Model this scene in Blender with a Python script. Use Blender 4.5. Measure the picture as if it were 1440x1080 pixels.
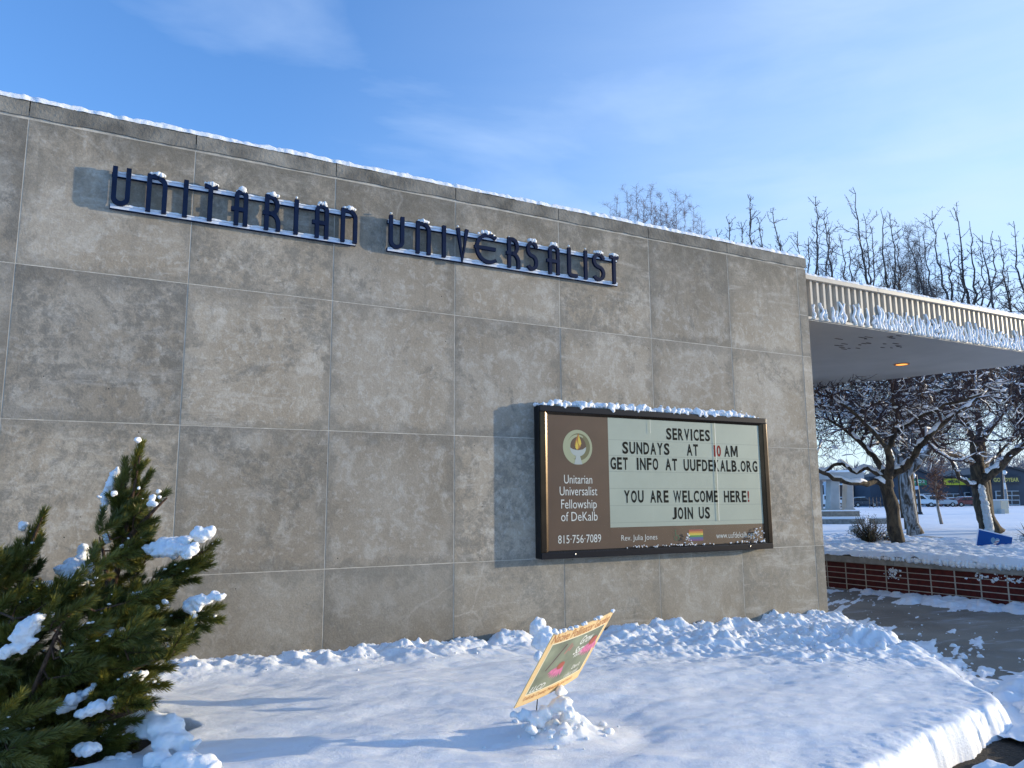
import bpy, math, random
import numpy as np
from mathutils import Vector, Matrix, noise as mn

for o in list(bpy.data.objects): bpy.data.objects.remove(o)
S = bpy.context.scene
COL = S.collection
rad = math.radians

# ------------------------------------------------------------------ camera
YAW, PITCH, ROLL = rad(28.4356), rad(8.7166), rad(-0.4208)
EYE = np.array([0., 0., 1.6]); FPX = 1082.
FW = np.array([math.sin(YAW)*math.cos(PITCH), math.cos(YAW)*math.cos(PITCH), math.sin(PITCH)])
R0 = np.array([math.cos(YAW), -math.sin(YAW), 0.]); U0 = np.cross(R0, FW)
RT = R0*math.cos(ROLL)+U0*math.sin(ROLL); UP = -R0*math.sin(ROLL)+U0*math.cos(ROLL)
cam = bpy.data.cameras.new('camera'); camo = bpy.data.objects.new('camera', cam); COL.objects.link(camo)
cam.sensor_fit = 'HORIZONTAL'; cam.sensor_width = 36; cam.lens = 36*FPX/1440
cam.clip_start = .05; cam.clip_end = 6000
m = Matrix.Identity(4)
for i in range(3):
    m[i][0] = RT[i]; m[i][1] = UP[i]; m[i][2] = -FW[i]; m[i][3] = EYE[i]
camo.matrix_world = m
S.camera = camo

# ------------------------------------------------------------------ sky, sun, exposure
SUN_EL, SUN_AZ = rad(8.0), rad(105.0)
w = bpy.data.worlds.new('World'); S.world = w; w.use_nodes = True
nt = w.node_tree; nt.nodes.clear()
sky = nt.nodes.new('ShaderNodeTexSky'); sky.sky_type = 'NISHITA'; sky.sun_disc = False
sky.sun_elevation = SUN_EL; sky.sun_rotation = SUN_AZ; sky.air_density = 1.0; sky.dust_density = 1.0; sky.ozone_density = 3.6
tc = nt.nodes.new('ShaderNodeTexCoord')
mp = nt.nodes.new('ShaderNodeMapping'); mp.inputs['Scale'].default_value = (1.2, 3.0, 7.0); mp.inputs['Rotation'].default_value = (.15, .25, .5)
nz = nt.nodes.new('ShaderNodeTexNoise'); nz.inputs['Scale'].default_value = 1.3; nz.inputs['Detail'].default_value = 7; nz.inputs['Roughness'].default_value = .52; nz.inputs['Distortion'].default_value = .35
rp = nt.nodes.new('ShaderNodeMapRange'); rp.inputs[1].default_value = .50; rp.inputs[2].default_value = .95; rp.inputs[3].default_value = 0; rp.inputs[4].default_value = .45
mx = nt.nodes.new('ShaderNodeMixRGB'); mx.inputs[2].default_value = (2.9, 3.5, 4.3, 1)
bg = nt.nodes.new('ShaderNodeBackground'); bg.inputs['Strength'].default_value = .15
ow = nt.nodes.new('ShaderNodeOutputWorld')
L = nt.links.new
L(tc.outputs['Generated'], mp.inputs[0]); L(mp.outputs[0], nz.inputs[0]); L(nz.outputs[0], rp.inputs[0])
tn = nt.nodes.new('ShaderNodeMixRGB'); tn.blend_type = 'MULTIPLY'; tn.inputs[0].default_value = 1; tn.inputs[2].default_value = (1.06, 1.19, 1.40, 1)
L(sky.outputs[0], tn.inputs[1]); L(rp.outputs[0], mx.inputs[0]); L(tn.outputs[0], mx.inputs[1])
# thin streaky high veil, thickening towards the sun's side of the sky and the horizon
def _m(op, a, b=None):
    k = nt.nodes.new('ShaderNodeMath'); k.operation = op; k.use_clamp = op == 'MULTIPLY'
    for i, v in enumerate((a, b)):
        if v is None: continue
        if isinstance(v, (int, float)): k.inputs[i].default_value = v
        else: L(v, k.inputs[i])
    return k.outputs[0]
vd = nt.nodes.new('ShaderNodeVectorMath'); vd.operation = 'DOT_PRODUCT'; vd.inputs[1].default_value = (math.sin(rad(95)), math.cos(rad(95)), -.35); L(tc.outputs['Generated'], vd.inputs[0])
vr = nt.nodes.new('ShaderNodeMapRange'); vr.interpolation_type = 'SMOOTHSTEP'
for i_, v_ in enumerate((-.15, 1.05, 0., 1.)): vr.inputs[i_+1].default_value = v_
L(vd.outputs['Value'], vr.inputs[0])
m2_ = nt.nodes.new('ShaderNodeMapping'); m2_.inputs['Scale'].default_value = (1., 1.6, 9.0); m2_.inputs['Rotation'].default_value = (.10, -.12, .3); L(tc.outputs['Generated'], m2_.inputs[0])
n2_ = nt.nodes.new('ShaderNodeTexNoise'); n2_.inputs['Scale'].default_value = 1.6; n2_.inputs['Detail'].default_value = 8; n2_.inputs['Roughness'].default_value = .55; L(m2_.outputs[0], n2_.inputs[0])
vf = _m('MULTIPLY', _m('MULTIPLY', vr.outputs[0], _m('ADD', _m('MULTIPLY', n2_.outputs[0], 1.1), .25)), .95)
m3_ = nt.nodes.new('ShaderNodeMixRGB'); m3_.inputs[2].default_value = (2.05, 2.55, 3.15, 1); L(vf, m3_.inputs[0]); L(mx.outputs[0], m3_.inputs[1]); L(m3_.outputs[0], bg.inputs[0]); L(bg.outputs[0], ow.inputs[0])
sl = bpy.data.lights.new('sun', 'SUN'); sl.energy = 2.3; sl.angle = rad(.6); sl.color = (1., .83, .56)
so = bpy.data.objects.new('sun', sl); COL.objects.link(so)
sd = Vector((math.sin(SUN_AZ)*math.cos(SUN_EL), math.cos(SUN_AZ)*math.cos(SUN_EL), math.sin(SUN_EL)))
so.rotation_euler = sd.to_track_quat('Z', 'Y').to_euler()
S.view_settings.view_transform = 'Standard'; S.view_settings.look = 'None'
S.view_settings.gamma = 1; S.view_settings.use_curve_mapping = False
S.view_settings.exposure = 1.21

# ------------------------------------------------------------------ coordinate helpers
def ray(px, py): return FW + RT*(px-720)/FPX - UP*(py-540)/FPX
FH = np.array([math.sin(YAW), math.cos(YAW), 0.])
def at(px, py, d):
    """real-world point seen at this place, d metres ahead of the eye"""
    r = ray(px, py); return EYE + r*d/(r@FH)
def onY(px, py, y):
    r = ray(px, py); return EYE + r*(y-EYE[1])/r[1]
def gz(px, d, z):
    """ground-plan point on bearing px, distance d, height z"""
    r = ray(px, 700); p = EYE + r*d/(r@FH); return np.array([p[0], p[1], z])

# ------------------------------------------------------------------ object helpers
WL = {}
def put(o, parent=None):
    COL.objects.link(o)
    if parent is not None:
        o.parent = parent
        o.matrix_parent_inverse = Matrix.Translation(-WL.get(parent.name, Vector((0, 0, 0))))
    return o
def thing(name, label, cat, loc=(0, 0, 0), group=None):
    o = bpy.data.objects.new(name, None); COL.objects.link(o); o.location = loc
    o.empty_display_size = .1
    WL[o.name] = Vector(loc); o['label'] = label; o['category'] = cat
    if group: o['group'] = group
    return o
def tag(o, label=None, cat=None, group=None, kind=None):
    if label: o['label'] = label
    if cat: o['category'] = cat
    if group: o['group'] = group
    if kind: o['kind'] = kind
    return o
class MB:
    def __init__(s): s.v = []; s.f = []; s.tb = {}
    def add(s, V, F):
        n = len(s.v); s.v.extend([tuple(p) for p in V]); s.f.extend([tuple(i+n for i in f) for f in F]); return s
    def box(s, a, b):
        x0, y0, z0 = a; x1, y1, z1 = b
        return s.add([(x0,y0,z0),(x1,y0,z0),(x1,y1,z0),(x0,y1,z0),(x0,y0,z1),(x1,y0,z1),(x1,y1,z1),(x0,y1,z1)],
                     [(0,3,2,1),(4,5,6,7),(0,1,5,4),(1,2,6,5),(2,3,7,6),(3,0,4,7)])
    def prism(s, pts, h0, h1, ax=2):
        """polygon extruded; pts 2D; ax = axis of extrusion"""
        n = len(pts)
        def P(p, h):
            if ax == 2: return (p[0], p[1], h)
            if ax == 1: return (p[0], h, p[1])
            return (h, p[0], p[1])
        V = [P(p, h0) for p in pts]+[P(p, h1) for p in pts]
        F = [tuple(range(n))[::-1], tuple(range(n, 2*n))]+[(i, (i+1) % n, n+(i+1) % n, n+i) for i in range(n)]
        return s.add(V, F)
    def tube(s, pts, rs, n=6, cap=True):
        if not cap and n <= 4:
            s.tb.setdefault((len(pts), n), []).append(np.concatenate([np.asarray(pts, float), np.broadcast_to(np.asarray(rs, float).reshape(-1, 1) if hasattr(rs, '__len__') else np.full((len(pts), 1), rs), (len(pts), 1))], 1)); return s
        pts = [np.array(p, float) for p in pts]; V = []; F = []
        for i, p in enumerate(pts):
            t = pts[min(i+1, len(pts)-1)]-pts[max(i-1, 0)]; t /= (np.linalg.norm(t)+1e-9)
            a = np.array([0, 0, 1.]) if abs(t[2]) < .8 else np.array([1., 0, 0])
            u = np.cross(t, a); u /= np.linalg.norm(u); v2 = np.cross(t, u)
            if i and (u@pu) < 0 and abs(u@pu) > .5: u, v2 = -u, -v2
            pu = u
            r = rs[i] if hasattr(rs, '__len__') else rs
            for k in range(n):
                an = 2*math.pi*k/n; V.append(p+(u*math.cos(an)+v2*math.sin(an))*r)
        for i in range(len(pts)-1):
            for k in range(n):
                a = i*n+k; b = i*n+(k+1) % n; F.append((a, b, b+n, a+n))
        if cap: F.append(tuple(range(n))[::-1]); F.append(tuple(range(len(V)-n, len(V))))
        return s.add(V, F)
    def flush(s):
        """vectorised rings for all the thin open tubes"""
        Vs = []; Fs = []; k0 = 0
        for (m_, n), L_ in s.tb.items():
            A_ = np.array(L_); P = A_[..., :3]; r = A_[..., 3]; T = np.empty_like(P)
            T[:, 1:-1] = P[:, 2:]-P[:, :-2]; T[:, 0] = P[:, 1]-P[:, 0]; T[:, -1] = P[:, -1]-P[:, -2]
            T /= np.linalg.norm(T, axis=-1, keepdims=True)+1e-9
            M0 = T.mean(1); ref = np.where(np.abs(M0[:, 2:3]) < .75, np.array([[0, 0, 1.]]), np.array([[1., 0, 0]]))[:, None]
            u = np.cross(T, ref); u /= np.linalg.norm(u, axis=-1, keepdims=True)+1e-9; v = np.cross(T, u)
            an = np.arange(n)*2*math.pi/n; C_ = np.cos(an)[None, None, :, None]; S_ = np.sin(an)[None, None, :, None]
            V = P[:, :, None]+(u[:, :, None]*C_+v[:, :, None]*S_)*r[:, :, None, None]
            t, i, k = np.meshgrid(np.arange(len(L_)), np.arange(m_-1), np.arange(n), indexing='ij'); b0 = t*m_*n+i*n; a = b0+k; b = b0+(k+1) % n
            Vs.append(V.reshape(-1, 3)); Fs.append(np.stack([a, a+n, b+n, b], -1).reshape(-1, 4)+k0); k0 += V.size//3
        return np.concatenate(Vs), np.concatenate(Fs)
    def build(s, name, mat, parent=None, smooth=False, mesh_only=False):
        if s.tb:
            V, F = s.flush()
            if s.v:
                q = len(V); V = np.concatenate([V, np.array(s.v)]); lens = np.array([len(f) for f in s.f]); ex = np.array([i for f in s.f for i in f])+q
            else: lens = np.zeros(0, int); ex = np.zeros(0, int)
            lens = np.concatenate([np.full(len(F), 4), lens]).astype(np.int32); idx = np.concatenate([F.ravel(), ex]).astype(np.int32)
            me = bpy.data.meshes.new(name); me.vertices.add(len(V)); me.vertices.foreach_set('co', V.astype(np.float32).ravel())
            me.loops.add(len(idx)); me.loops.foreach_set('vertex_index', idx); me.polygons.add(len(lens))
            me.polygons.foreach_set('loop_start', np.concatenate([[0], np.cumsum(lens)[:-1]]).astype(np.int32)); me.polygons.foreach_set('loop_total', lens)
            me.update(calc_edges=True); me.materials.append(mat)
            me.shade_smooth() if smooth else me.shade_flat()
            return me if mesh_only else put(bpy.data.objects.new(name, me), parent)
        me = bpy.data.meshes.new(name); me.from_pydata(s.v, [], s.f)
        if smooth: me.shade_smooth()
        else: me.shade_flat()
        me.materials.append(mat); me.update()
        # consistent outward normals
        import bmesh
        if 1 < len(s.f) < 20000:
            b = bmesh.new(); b.from_mesh(me); bmesh.ops.recalc_face_normals(b, faces=b.faces); b.to_mesh(me); b.free()
            if smooth: me.shade_smooth()
        if mesh_only: return me
        return put(bpy.data.objects.new(name, me), parent)
def bevel(o, wdt, seg=2):
    md = o.modifiers.new('bevel', 'BEVEL'); md.width = wdt; md.segments = seg; md.limit_method = 'ANGLE'; return o
def npmesh(name, V, Q, mat, parent=None, smooth=True):
    """fast mesh from numpy verts and quads/tris"""
    V = np.asarray(V, np.float32); Q = np.asarray(Q, np.int32); k = Q.shape[1]
    me = bpy.data.meshes.new(name)
    me.vertices.add(len(V)); me.vertices.foreach_set('co', V.ravel())
    me.loops.add(Q.size); me.loops.foreach_set('vertex_index', Q.ravel())
    me.polygons.add(len(Q)); me.polygons.foreach_set('loop_start', np.arange(0, Q.size, k, dtype=np.int32))
    me.polygons.foreach_set('loop_total', np.full(len(Q), k, np.int32))
    me.update(calc_edges=True)
    if smooth: me.shade_smooth()
    else: me.shade_flat()
    me.materials.append(mat)
    return put(bpy.data.objects.new(name, me), parent)

# ------------------------------------------------------------------ numpy noise
def _h(ix, iy, s):
    n = (ix.astype(np.int64)*374761393 + iy.astype(np.int64)*668265263 + s*1442695041) & 0xffffffff
    n = ((n ^ (n >> 13))*1274126177) & 0xffffffff
    n = (n ^ (n >> 16)) & 0xffffff
    return n/float(0xffffff)
def vn(x, y, s=0):
    ix = np.floor(x); iy = np.floor(y); fx = x-ix; fy = y-iy
    fx = fx*fx*fx*(fx*(fx*6-15)+10); fy = fy*fy*fy*(fy*(fy*6-15)+10)
    a = _h(ix, iy, s); b = _h(ix+1, iy, s); c = _h(ix, iy+1, s); d = _h(ix+1, iy+1, s)
    return (a*(1-fx)+b*fx)*(1-fy)+(c*(1-fx)+d*fx)*fy
def fbm(x, y, o=4, s=0, g=.5):
    t = 0; a = 1; n = 0
    for k in range(o):
        c, q = math.cos(k*1.3), math.sin(k*1.3)
        t = t+a*(vn(x*c-y*q, x*q+y*c, s+k*7)-.5); n += a; a *= g; x = x*2.03; y = y*2.03
    return t/n*2          # about -1..1
def sstep(a, b, x):
    t = np.clip((x-a)/(b-a), 0, 1); return t*t*(3-2*t)

# ------------------------------------------------------------------ materials
MATS = {}
def M(name, col, rough=.6, metal=0., var=0., vscale=6., bump=0., bscale=40., spec=.5, rnd=0., detail=5.):
    if name in MATS: return MATS[name]
    mt = bpy.data.materials.new(name); mt.use_nodes = True; n = mt.node_tree.nodes; l = mt.node_tree.links.new
    b = n['Principled BSDF']; b.inputs['Base Color'].default_value = (*col, 1); b.inputs['Roughness'].default_value = rough
    b.inputs['Metallic'].default_value = metal; b.inputs['Specular IOR Level'].default_value = spec
    g = n.new('ShaderNodeNewGeometry')
    last = None
    if var:
        t = n.new('ShaderNodeTexNoise'); t.inputs['Scale'].default_value = vscale; t.inputs['Detail'].default_value = detail
        l(g.outputs['Position'], t.inputs[0])
        r = n.new('ShaderNodeMapRange'); r.inputs[1].default_value = .3; r.inputs[2].default_value = .7
        r.inputs[3].default_value = 1-var; r.inputs[4].default_value = 1+var; l(t.outputs[0], r.inputs[0])
        x = n.new('ShaderNodeMixRGB'); x.blend_type = 'MULTIPLY'; x.inputs[0].default_value = 1; x.inputs[1].default_value = (*col, 1)
        l(r.outputs[0], x.inputs[2]); l(x.outputs[0], b.inputs['Base Color']); last = x
    if rnd:
        oi = n.new('ShaderNodeObjectInfo'); r = n.new('ShaderNodeMapRange'); r.inputs[3].default_value = 1-rnd; r.inputs[4].default_value = 1+rnd
        l(oi.outputs['Random'], r.inputs[0])
        x = n.new('ShaderNodeMixRGB'); x.blend_type = 'MULTIPLY'; x.inputs[0].default_value = 1
        if last: l(last.outputs[0], x.inputs[1])
        else: x.inputs[1].default_value = (*col, 1)
        l(r.outputs[0], x.inputs[2]); l(x.outputs[0], b.inputs['Base Color'])
    if bump:
        t = n.new('ShaderNodeTexNoise'); t.inputs['Scale'].default_value = bscale; t.inputs['Detail'].default_value = 6
        l(g.outputs['Position'], t.inputs[0])
        bp = n.new('ShaderNodeBump'); bp.inputs['Strength'].default_value = 1; bp.inputs['Distance'].default_value = bump
        l(t.outputs[0], bp.inputs['Height']); l(bp.outputs[0], b.inputs['Normal'])
    MATS[name] = mt; return mt

class NG:
    """small wrapper to write node graphs tersely"""
    def __init__(s, name):
        s.m = bpy.data.materials.new(name); s.m.use_nodes = True; s.n = s.m.node_tree.nodes; s.l = s.m.node_tree.links.new
        s.b = s.n['Principled BSDF']; s.g = s.n.new('ShaderNodeNewGeometry').outputs['Position']; MATS[name] = s.m
    def mapv(s, sc, rot=(0, 0, 0), src=None):
        k = s.n.new('ShaderNodeMapping'); k.inputs['Scale'].default_value = sc; k.inputs['Rotation'].default_value = rot; s.l(src or s.g, k.inputs[0]); return k.outputs[0]
    def noise(s, sc, det=6, ro=.55, dist=0, src=None):
        k = s.n.new('ShaderNodeTexNoise'); k.inputs['Scale'].default_value = sc; k.inputs['Detail'].default_value = det
        k.inputs['Roughness'].default_value = ro; k.inputs['Distortion'].default_value = dist; s.l(src or s.g, k.inputs[0]); return k.outputs[0]
    def vor(s, sc, feat='F1', src=None):
        k = s.n.new('ShaderNodeTexVoronoi'); k.feature = feat; k.inputs['Scale'].default_value = sc; s.l(src or s.g, k.inputs['Vector']); return k.outputs[0]
    def rng(s, x, a, b, c=0, d=1):
        k = s.n.new('ShaderNodeMapRange'); k.interpolation_type = 'SMOOTHSTEP'
        for i, v in enumerate((a, b, c, d)): k.inputs[i+1].default_value = v
        s.l(x, k.inputs[0]); return k.outputs[0]
    def mth(s, op, a, b=None):
        k = s.n.new('ShaderNodeMath'); k.operation = op
        for i, v in enumerate((a, b)):
            if v is None: continue
            if isinstance(v, (int, float)): k.inputs[i].default_value = v
            else: s.l(v, k.inputs[i])
        return k.outputs[0]
    def mix(s, f, a, b, mode='MIX'):
        k = s.n.new('ShaderNodeMixRGB'); k.blend_type = mode
        for i, v in enumerate((f, a, b)):
            if isinstance(v, (int, float)): k.inputs[i].default_value = v if i == 0 else (v, v, v, 1)
            elif isinstance(v, tuple): k.inputs[i].default_value = (*v, 1)
            else: s.l(v, k.inputs[i])
        return k.outputs[0]
    def sep(s, src=None):
        k = s.n.new('ShaderNodeSeparateXYZ'); s.l(src or s.g, k.inputs[0]); return k.outputs
    def rand(s):
        return s.n.new('ShaderNodeObjectInfo').outputs['Random']
    def bump(s, h, dist, prev=None):
        k = s.n.new('ShaderNodeBump'); k.inputs['Strength'].default_value = 1; k.inputs['Distance'].default_value = dist
        s.l(h, k.inputs['Height'])
        if prev is not None: s.l(prev, k.inputs['Normal'])
        return k.outputs[0]
    def out(s, col=None, rough=None, nor=None):
        if col is not None: s.l(col, s.b.inputs['Base Color'])
        if rough is not None:
            if isinstance(rough, (int, float)): s.b.inputs['Roughness'].default_value = rough
            else: s.l(rough, s.b.inputs['Roughness'])
        if nor is not None: s.l(nor, s.b.inputs['Normal'])
        return s.m

def concrete():
    g = NG('cast_concrete')
    r = g.rand(); k = g.n.new('ShaderNodeCombineXYZ')
    for i, f in enumerate((37., 11., 53.)): g.l(g.mth('MULTIPLY', r, f), k.inputs[i])
    va = g.n.new('ShaderNodeVectorMath'); g.l(g.g, va.inputs[0]); g.l(k.outputs[0], va.inputs[1]); P = va.outputs[0]
    r2 = g.mth('FRACT', g.mth('MULTIPLY', r, 7.31)); r3 = g.mth('FRACT', g.mth('MULTIPLY', r, 17.7))
    n1 = g.noise(1.1, 5, .6, .4, P); n2 = g.noise(4.5, 9, .70, .5, P); n3 = g.noise(15, 8, .7, .4, P); n4 = g.noise(70, 4, .6)
    c = g.mix(g.rng(n1, .36, .64), (.282, .240, .183), (.362, .322, .262))
    c = g.mix(g.mth('MULTIPLY', g.rng(n2, .50, .64), .62), c, (.450, .420, .365))      # lime bloom 
    c = g.mix(g.mth('MULTIPLY', g.rng(n3, .52, .62), .45), c, (.465, .440, .395))
    # grey-black mould, heavier on some panels
    th = g.mth('SUBTRACT', g.noise(1.3, 10, .76, .5, P), g.mth('MULTIPLY', g.mth('SUBTRACT', .5, r2), .16))
    dk = g.mth('MULTIPLY', g.rng(th, .52, .60), g.rng(g.noise(13, 8, .75, .4, P), .60, .42))
    c = g.mix(g.mth('MULTIPLY', dk, .64), c, (.135, .130, .114))
    # dirt gathering along the joints of every panel
    G = g.n.new('ShaderNodeTexCoord').outputs['Generated']; gx_, gy_, gz2 = g.sep(G)
    ed = g.mth('MINIMUM', g.mth('MINIMUM', gx_, g.mth('SUBTRACT', 1., gx_)), g.mth('MINIMUM', gz2, g.mth('MULTIPLY', g.mth('SUBTRACT', 1., gz2), .6)))
    ed = g.mth('SUBTRACT', ed, g.mth('MULTIPLY', g.mth('SUBTRACT', g.noise(5, 7, .7, .3, P), .42), .42))
    c = g.mix(g.mth('MULTIPLY', g.rng(ed, .05, -.03), .48), c, (.150, .142, .122))
    X, Y, Z = g.sep()
    top = g.mth('MULTIPLY', g.rng(Z, 3.5, 4.72), g.rng(g.noise(3.0, 10, .78, .4), .34, .58))
    c = g.mix(g.mth('MULTIPLY', top, .80), c, (.128, .115, .090))                # weathering towards the coping
    st = g.noise(1, 8, .66, .3, g.mapv((7.5, 1, .5)))
    c = g.mix(g.mth('MULTIPLY', g.mth('MULTIPLY', g.rng(st, .54, .68), g.rng(Z, 2.6, 4.4, .12, .75)), .6), c, (.165, .150, .122))
    low = g.mth('MULTIPLY', g.rng(Z, .95, .15), g.rng(g.noise(1.9, 7, .65, .6), .40, .60))
    c = g.mix(g.mth('MULTIPLY', low, .6), c, (.200, .155, .105))                 # damp brown foot
    c = g.mix(g.mth('MULTIPLY', g.rng(Z, 1.06, .98), .36), c, (.20, .195, .168))
    # trowel sweeps on a few panels
    sw = g.noise(1, 9, .68, .4, g.mapv((1.6, 1, 9), (0, rad(40), 0), P))
    c = g.mix(g.mth('MULTIPLY', g.mth('MULTIPLY', g.rng(sw, .52, .66), g.rng(g.mth('ADD', g.noise(.8, 3, .5, 0, P), g.mth('MULTIPLY', r3, .14)), .60, .70)), .42), c, (.46, .43, .38))
    cr = g.vor(.8, 'DISTANCE_TO_EDGE', g.mix(.16, P, g.n.new('ShaderNodeTexNoise').outputs['Color']))
    c = g.mix(g.mth('MULTIPLY', g.mth('MULTIPLY', g.rng(cr, .010, .003), g.rng(g.noise(.7, 2, .5), .55, .61)), .2), c, (.50, .47, .42))
    pit = g.mth('MULTIPLY', g.rng(g.vor(8, 'F1', P), .06, .035), g.rng(g.noise(2.5, 2), .52, .56))
    c = g.mix(g.mth('MULTIPLY', pit, .85), c, (.05, .045, .04))
    c = g.mix(1, c, g.mix(g.rng(r3, 0, 1), (.86, .87, .88), (1.10, 1.085, 1.06)), 'MULTIPLY')
    c = g.mix(1, c, g.mix(g.rng(n4, .3, .7), (.90, .90, .90), (1.09, 1.09, 1.09)), 'MULTIPLY')
    h = g.mth('ADD', g.mth('MULTIPLY', n3, .6), g.mth('MULTIPLY', n4, .45))
    h = g.mth('SUBTRACT', h, g.mth('MULTIPLY', pit, .8))
    return g.out(c, .85, g.bump(h, .004))
def snow_mat():
    g = NG('snow')
    n1 = g.noise(1.2, 4, .5); n2 = g.noise(38, 7, .68); n3 = g.noise(260, 3, .6)
    c = g.mix(g.rng(n1, .35, .65), (.82, .85, .885), (.87, .885, .90))
    h = g.mth('ADD', g.mth('MULTIPLY', n2, .7), g.mth('MULTIPLY', n3, .3))
    g.b.inputs['Specular IOR Level'].default_value = .25
    g.b.inputs['Subsurface Weight'].default_value = .35
    g.b.inputs['Subsurface Radius'].default_value = (.03, .035, .045); g.b.inputs['Subsurface Scale'].default_value = .6
    return g.out(c, .55, g.bump(h, .009))
def snow_far_mat():
    g = NG('field_snow')
    n1 = g.noise(.06, 6, .6); n2 = g.noise(.9, 6, .6, 0, g.mapv((.5, .8, 1)))
    c = g.mix(g.rng(n1, .35, .65), (.80, .84, .90), (.88, .90, .93))
    return g.out(c, .6, g.bump(n2, .10))
def pavement_mat():
    g = NG('wet_pavement'); g.b.inputs['Specular IOR Level'].default_value = .22
    n1 = g.noise(.9, 6, .6, .5); n2 = g.noise(24, 6, .7); n3 = g.noise(150, 2, .6)
    c = g.mix(g.rng(n1, .35, .65), (.185, .152, .116), (.285, .242, .190))
    c = g.mix(g.mth('MULTIPLY', g.rng(n2, .5, .7), .45), c, (.19, .17, .145))
    # thin rubbed-in snow film, streaked along the shovel strokes
    s1 = g.noise(1, 7, .62, .8, g.mapv((.75, 4.5, 1), (0, 0, rad(28)))); s2 = g.noise(.8, 4, .6)
    f = g.mth('MULTIPLY', g.rng(s1, .50, .72), g.rng(s2, .42, .66))
    c = g.mix(g.mth('MULTIPLY', f, .85), c, (.62, .64, .68))
    sp = g.mth('MULTIPLY', g.rng(g.vor(26), .16, .10), g.rng(g.noise(2.2, 3), .5, .62))
    c = g.mix(sp, c, (.72, .74, .78))
    ro = g.mix(g.rng(n1, .4, .6), .5, .8)
    return g.out(c, ro, g.bump(g.mth('ADD', n2, g.mth('MULTIPLY', n3, .5)), .004))
def bark_mat(name, c0, c1, sc=9):
    g = NG(name)
    n1 = g.noise(sc, 7, .65, .6, g.mapv((1, 1, .35))); n2 = g.noise(sc*5, 5, .6)
    c = g.mix(g.rng(n1, .4, .62), c0, c1)
    return g.out(c, .9, g.bump(g.mth('ADD', n1, g.mth('MULTIPLY', n2, .3)), .03))
def brick_mat():
    g = NG('glazed_red_brick')
    n1 = g.noise(12, 6, .6)
    c = g.mix(g.rng(n1, .3, .7), (.050, .006, .006), (.098, .013, .011))
    c = g.mix(1, c, g.mix(g.rand(), (.75, .75, .75), (1.2, 1.2, 1.2)), 'MULTIPLY')
    g.b.inputs['Specular IOR Level'].default_value = .2
    return g.out(c, .5, g.bump(g.noise(60), .002))
def needle_mat():
    g = NG('pine_needles')
    n1 = g.noise(5, 3, .6); n2 = g.noise(120, 2, .6)
    c = g.mix(g.rng(n1, .35, .65), (.075, .092, .020), (.17, .165, .034))
    c = g.mix(1, c, g.mix(g.rand(), (.65, .72, .8), (1.35, 1.25, 1.0)), 'MULTIPLY')
    c = g.mix(g.mth('MULTIPLY', g.rng(n2, .55, .75), .35), c, (.16, .15, .04))
    g.b.inputs['Specular IOR Level'].default_value = .4
    return g.out(c, .42)
CONC = concrete(); SNOW = snow_mat(); FSNOW = snow_far_mat(); PAVE = pavement_mat(); BRICK = brick_mat(); NEEDLE = needle_mat()
BARK = bark_mat('grey_brown_bark', (.022, .016, .011), (.095, .068, .040))
TWIG = M('dark_twigs', (.050, .028, .026), .85, var=.4, vscale=3)
TWIG2 = M('upright_twigs', (.085, .068, .062), .85, var=.35, vscale=2)
PBARK = bark_mat('pine_bark', (.06, .035, .022), (.15, .085, .05), 40)
JOINT = M('pale_joint_mortar', (.47, .435, .37), .9, var=.25, vscale=9, bump=.003)
JOINTD = M('dark_open_joint', (.20, .185, .16), .95, var=.3, vscale=9)
NAVY = M('navy_painted_metal', (.0035, .012, .040), .6, var=.2, vscale=12, spec=.10)
BLK = M('dark_frame_metal', (.016, .014, .016), .30, metal=.6)
BRONZE = M('bronze_frame_glint', (.052, .036, .023), .22, metal=.85, var=.2, vscale=5)  # bronze, kept browner than the near-black bars to carry the gold glint
BLACKM = M('black_cabinet_side', (.012, .012, .014), .35, metal=.3)
BROWN = M('brown_sign_face', (.105, .055, .031), .5, var=.10, vscale=4)
BOARD = M('pale_green_letter_board', (.44, .455, .355), .4, var=.05, vscale=3)
TRACK = M('letter_track', (.33, .345, .28), .4)
LBLACK = M('board_letter_dark', (.026, .024, .019), .8, spec=.08)
LRED = M('board_letter_red', (.30, .045, .035), .8, spec=.1)
CREAM = M('cream_print', (.80, .78, .70), .5)
FASC = M('cream_corrugated_metal', (.50, .45, .375), .40, var=.10, vscale=7)
SOFF = M('painted_soffit', (.36, .345, .315), .7, var=.08, vscale=1.5)
CAPC = M('planter_coping_concrete', (.26, .245, .22), .85, var=.3, vscale=7, bump=.004, bscale=50)
SOIL_VOID = M('dark_soil_and_void', (.030, .022, .014), .95, var=.6, vscale=30, bump=.02, bscale=60)  # bare soil by the bed, also the dark sheet under the pine

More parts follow.
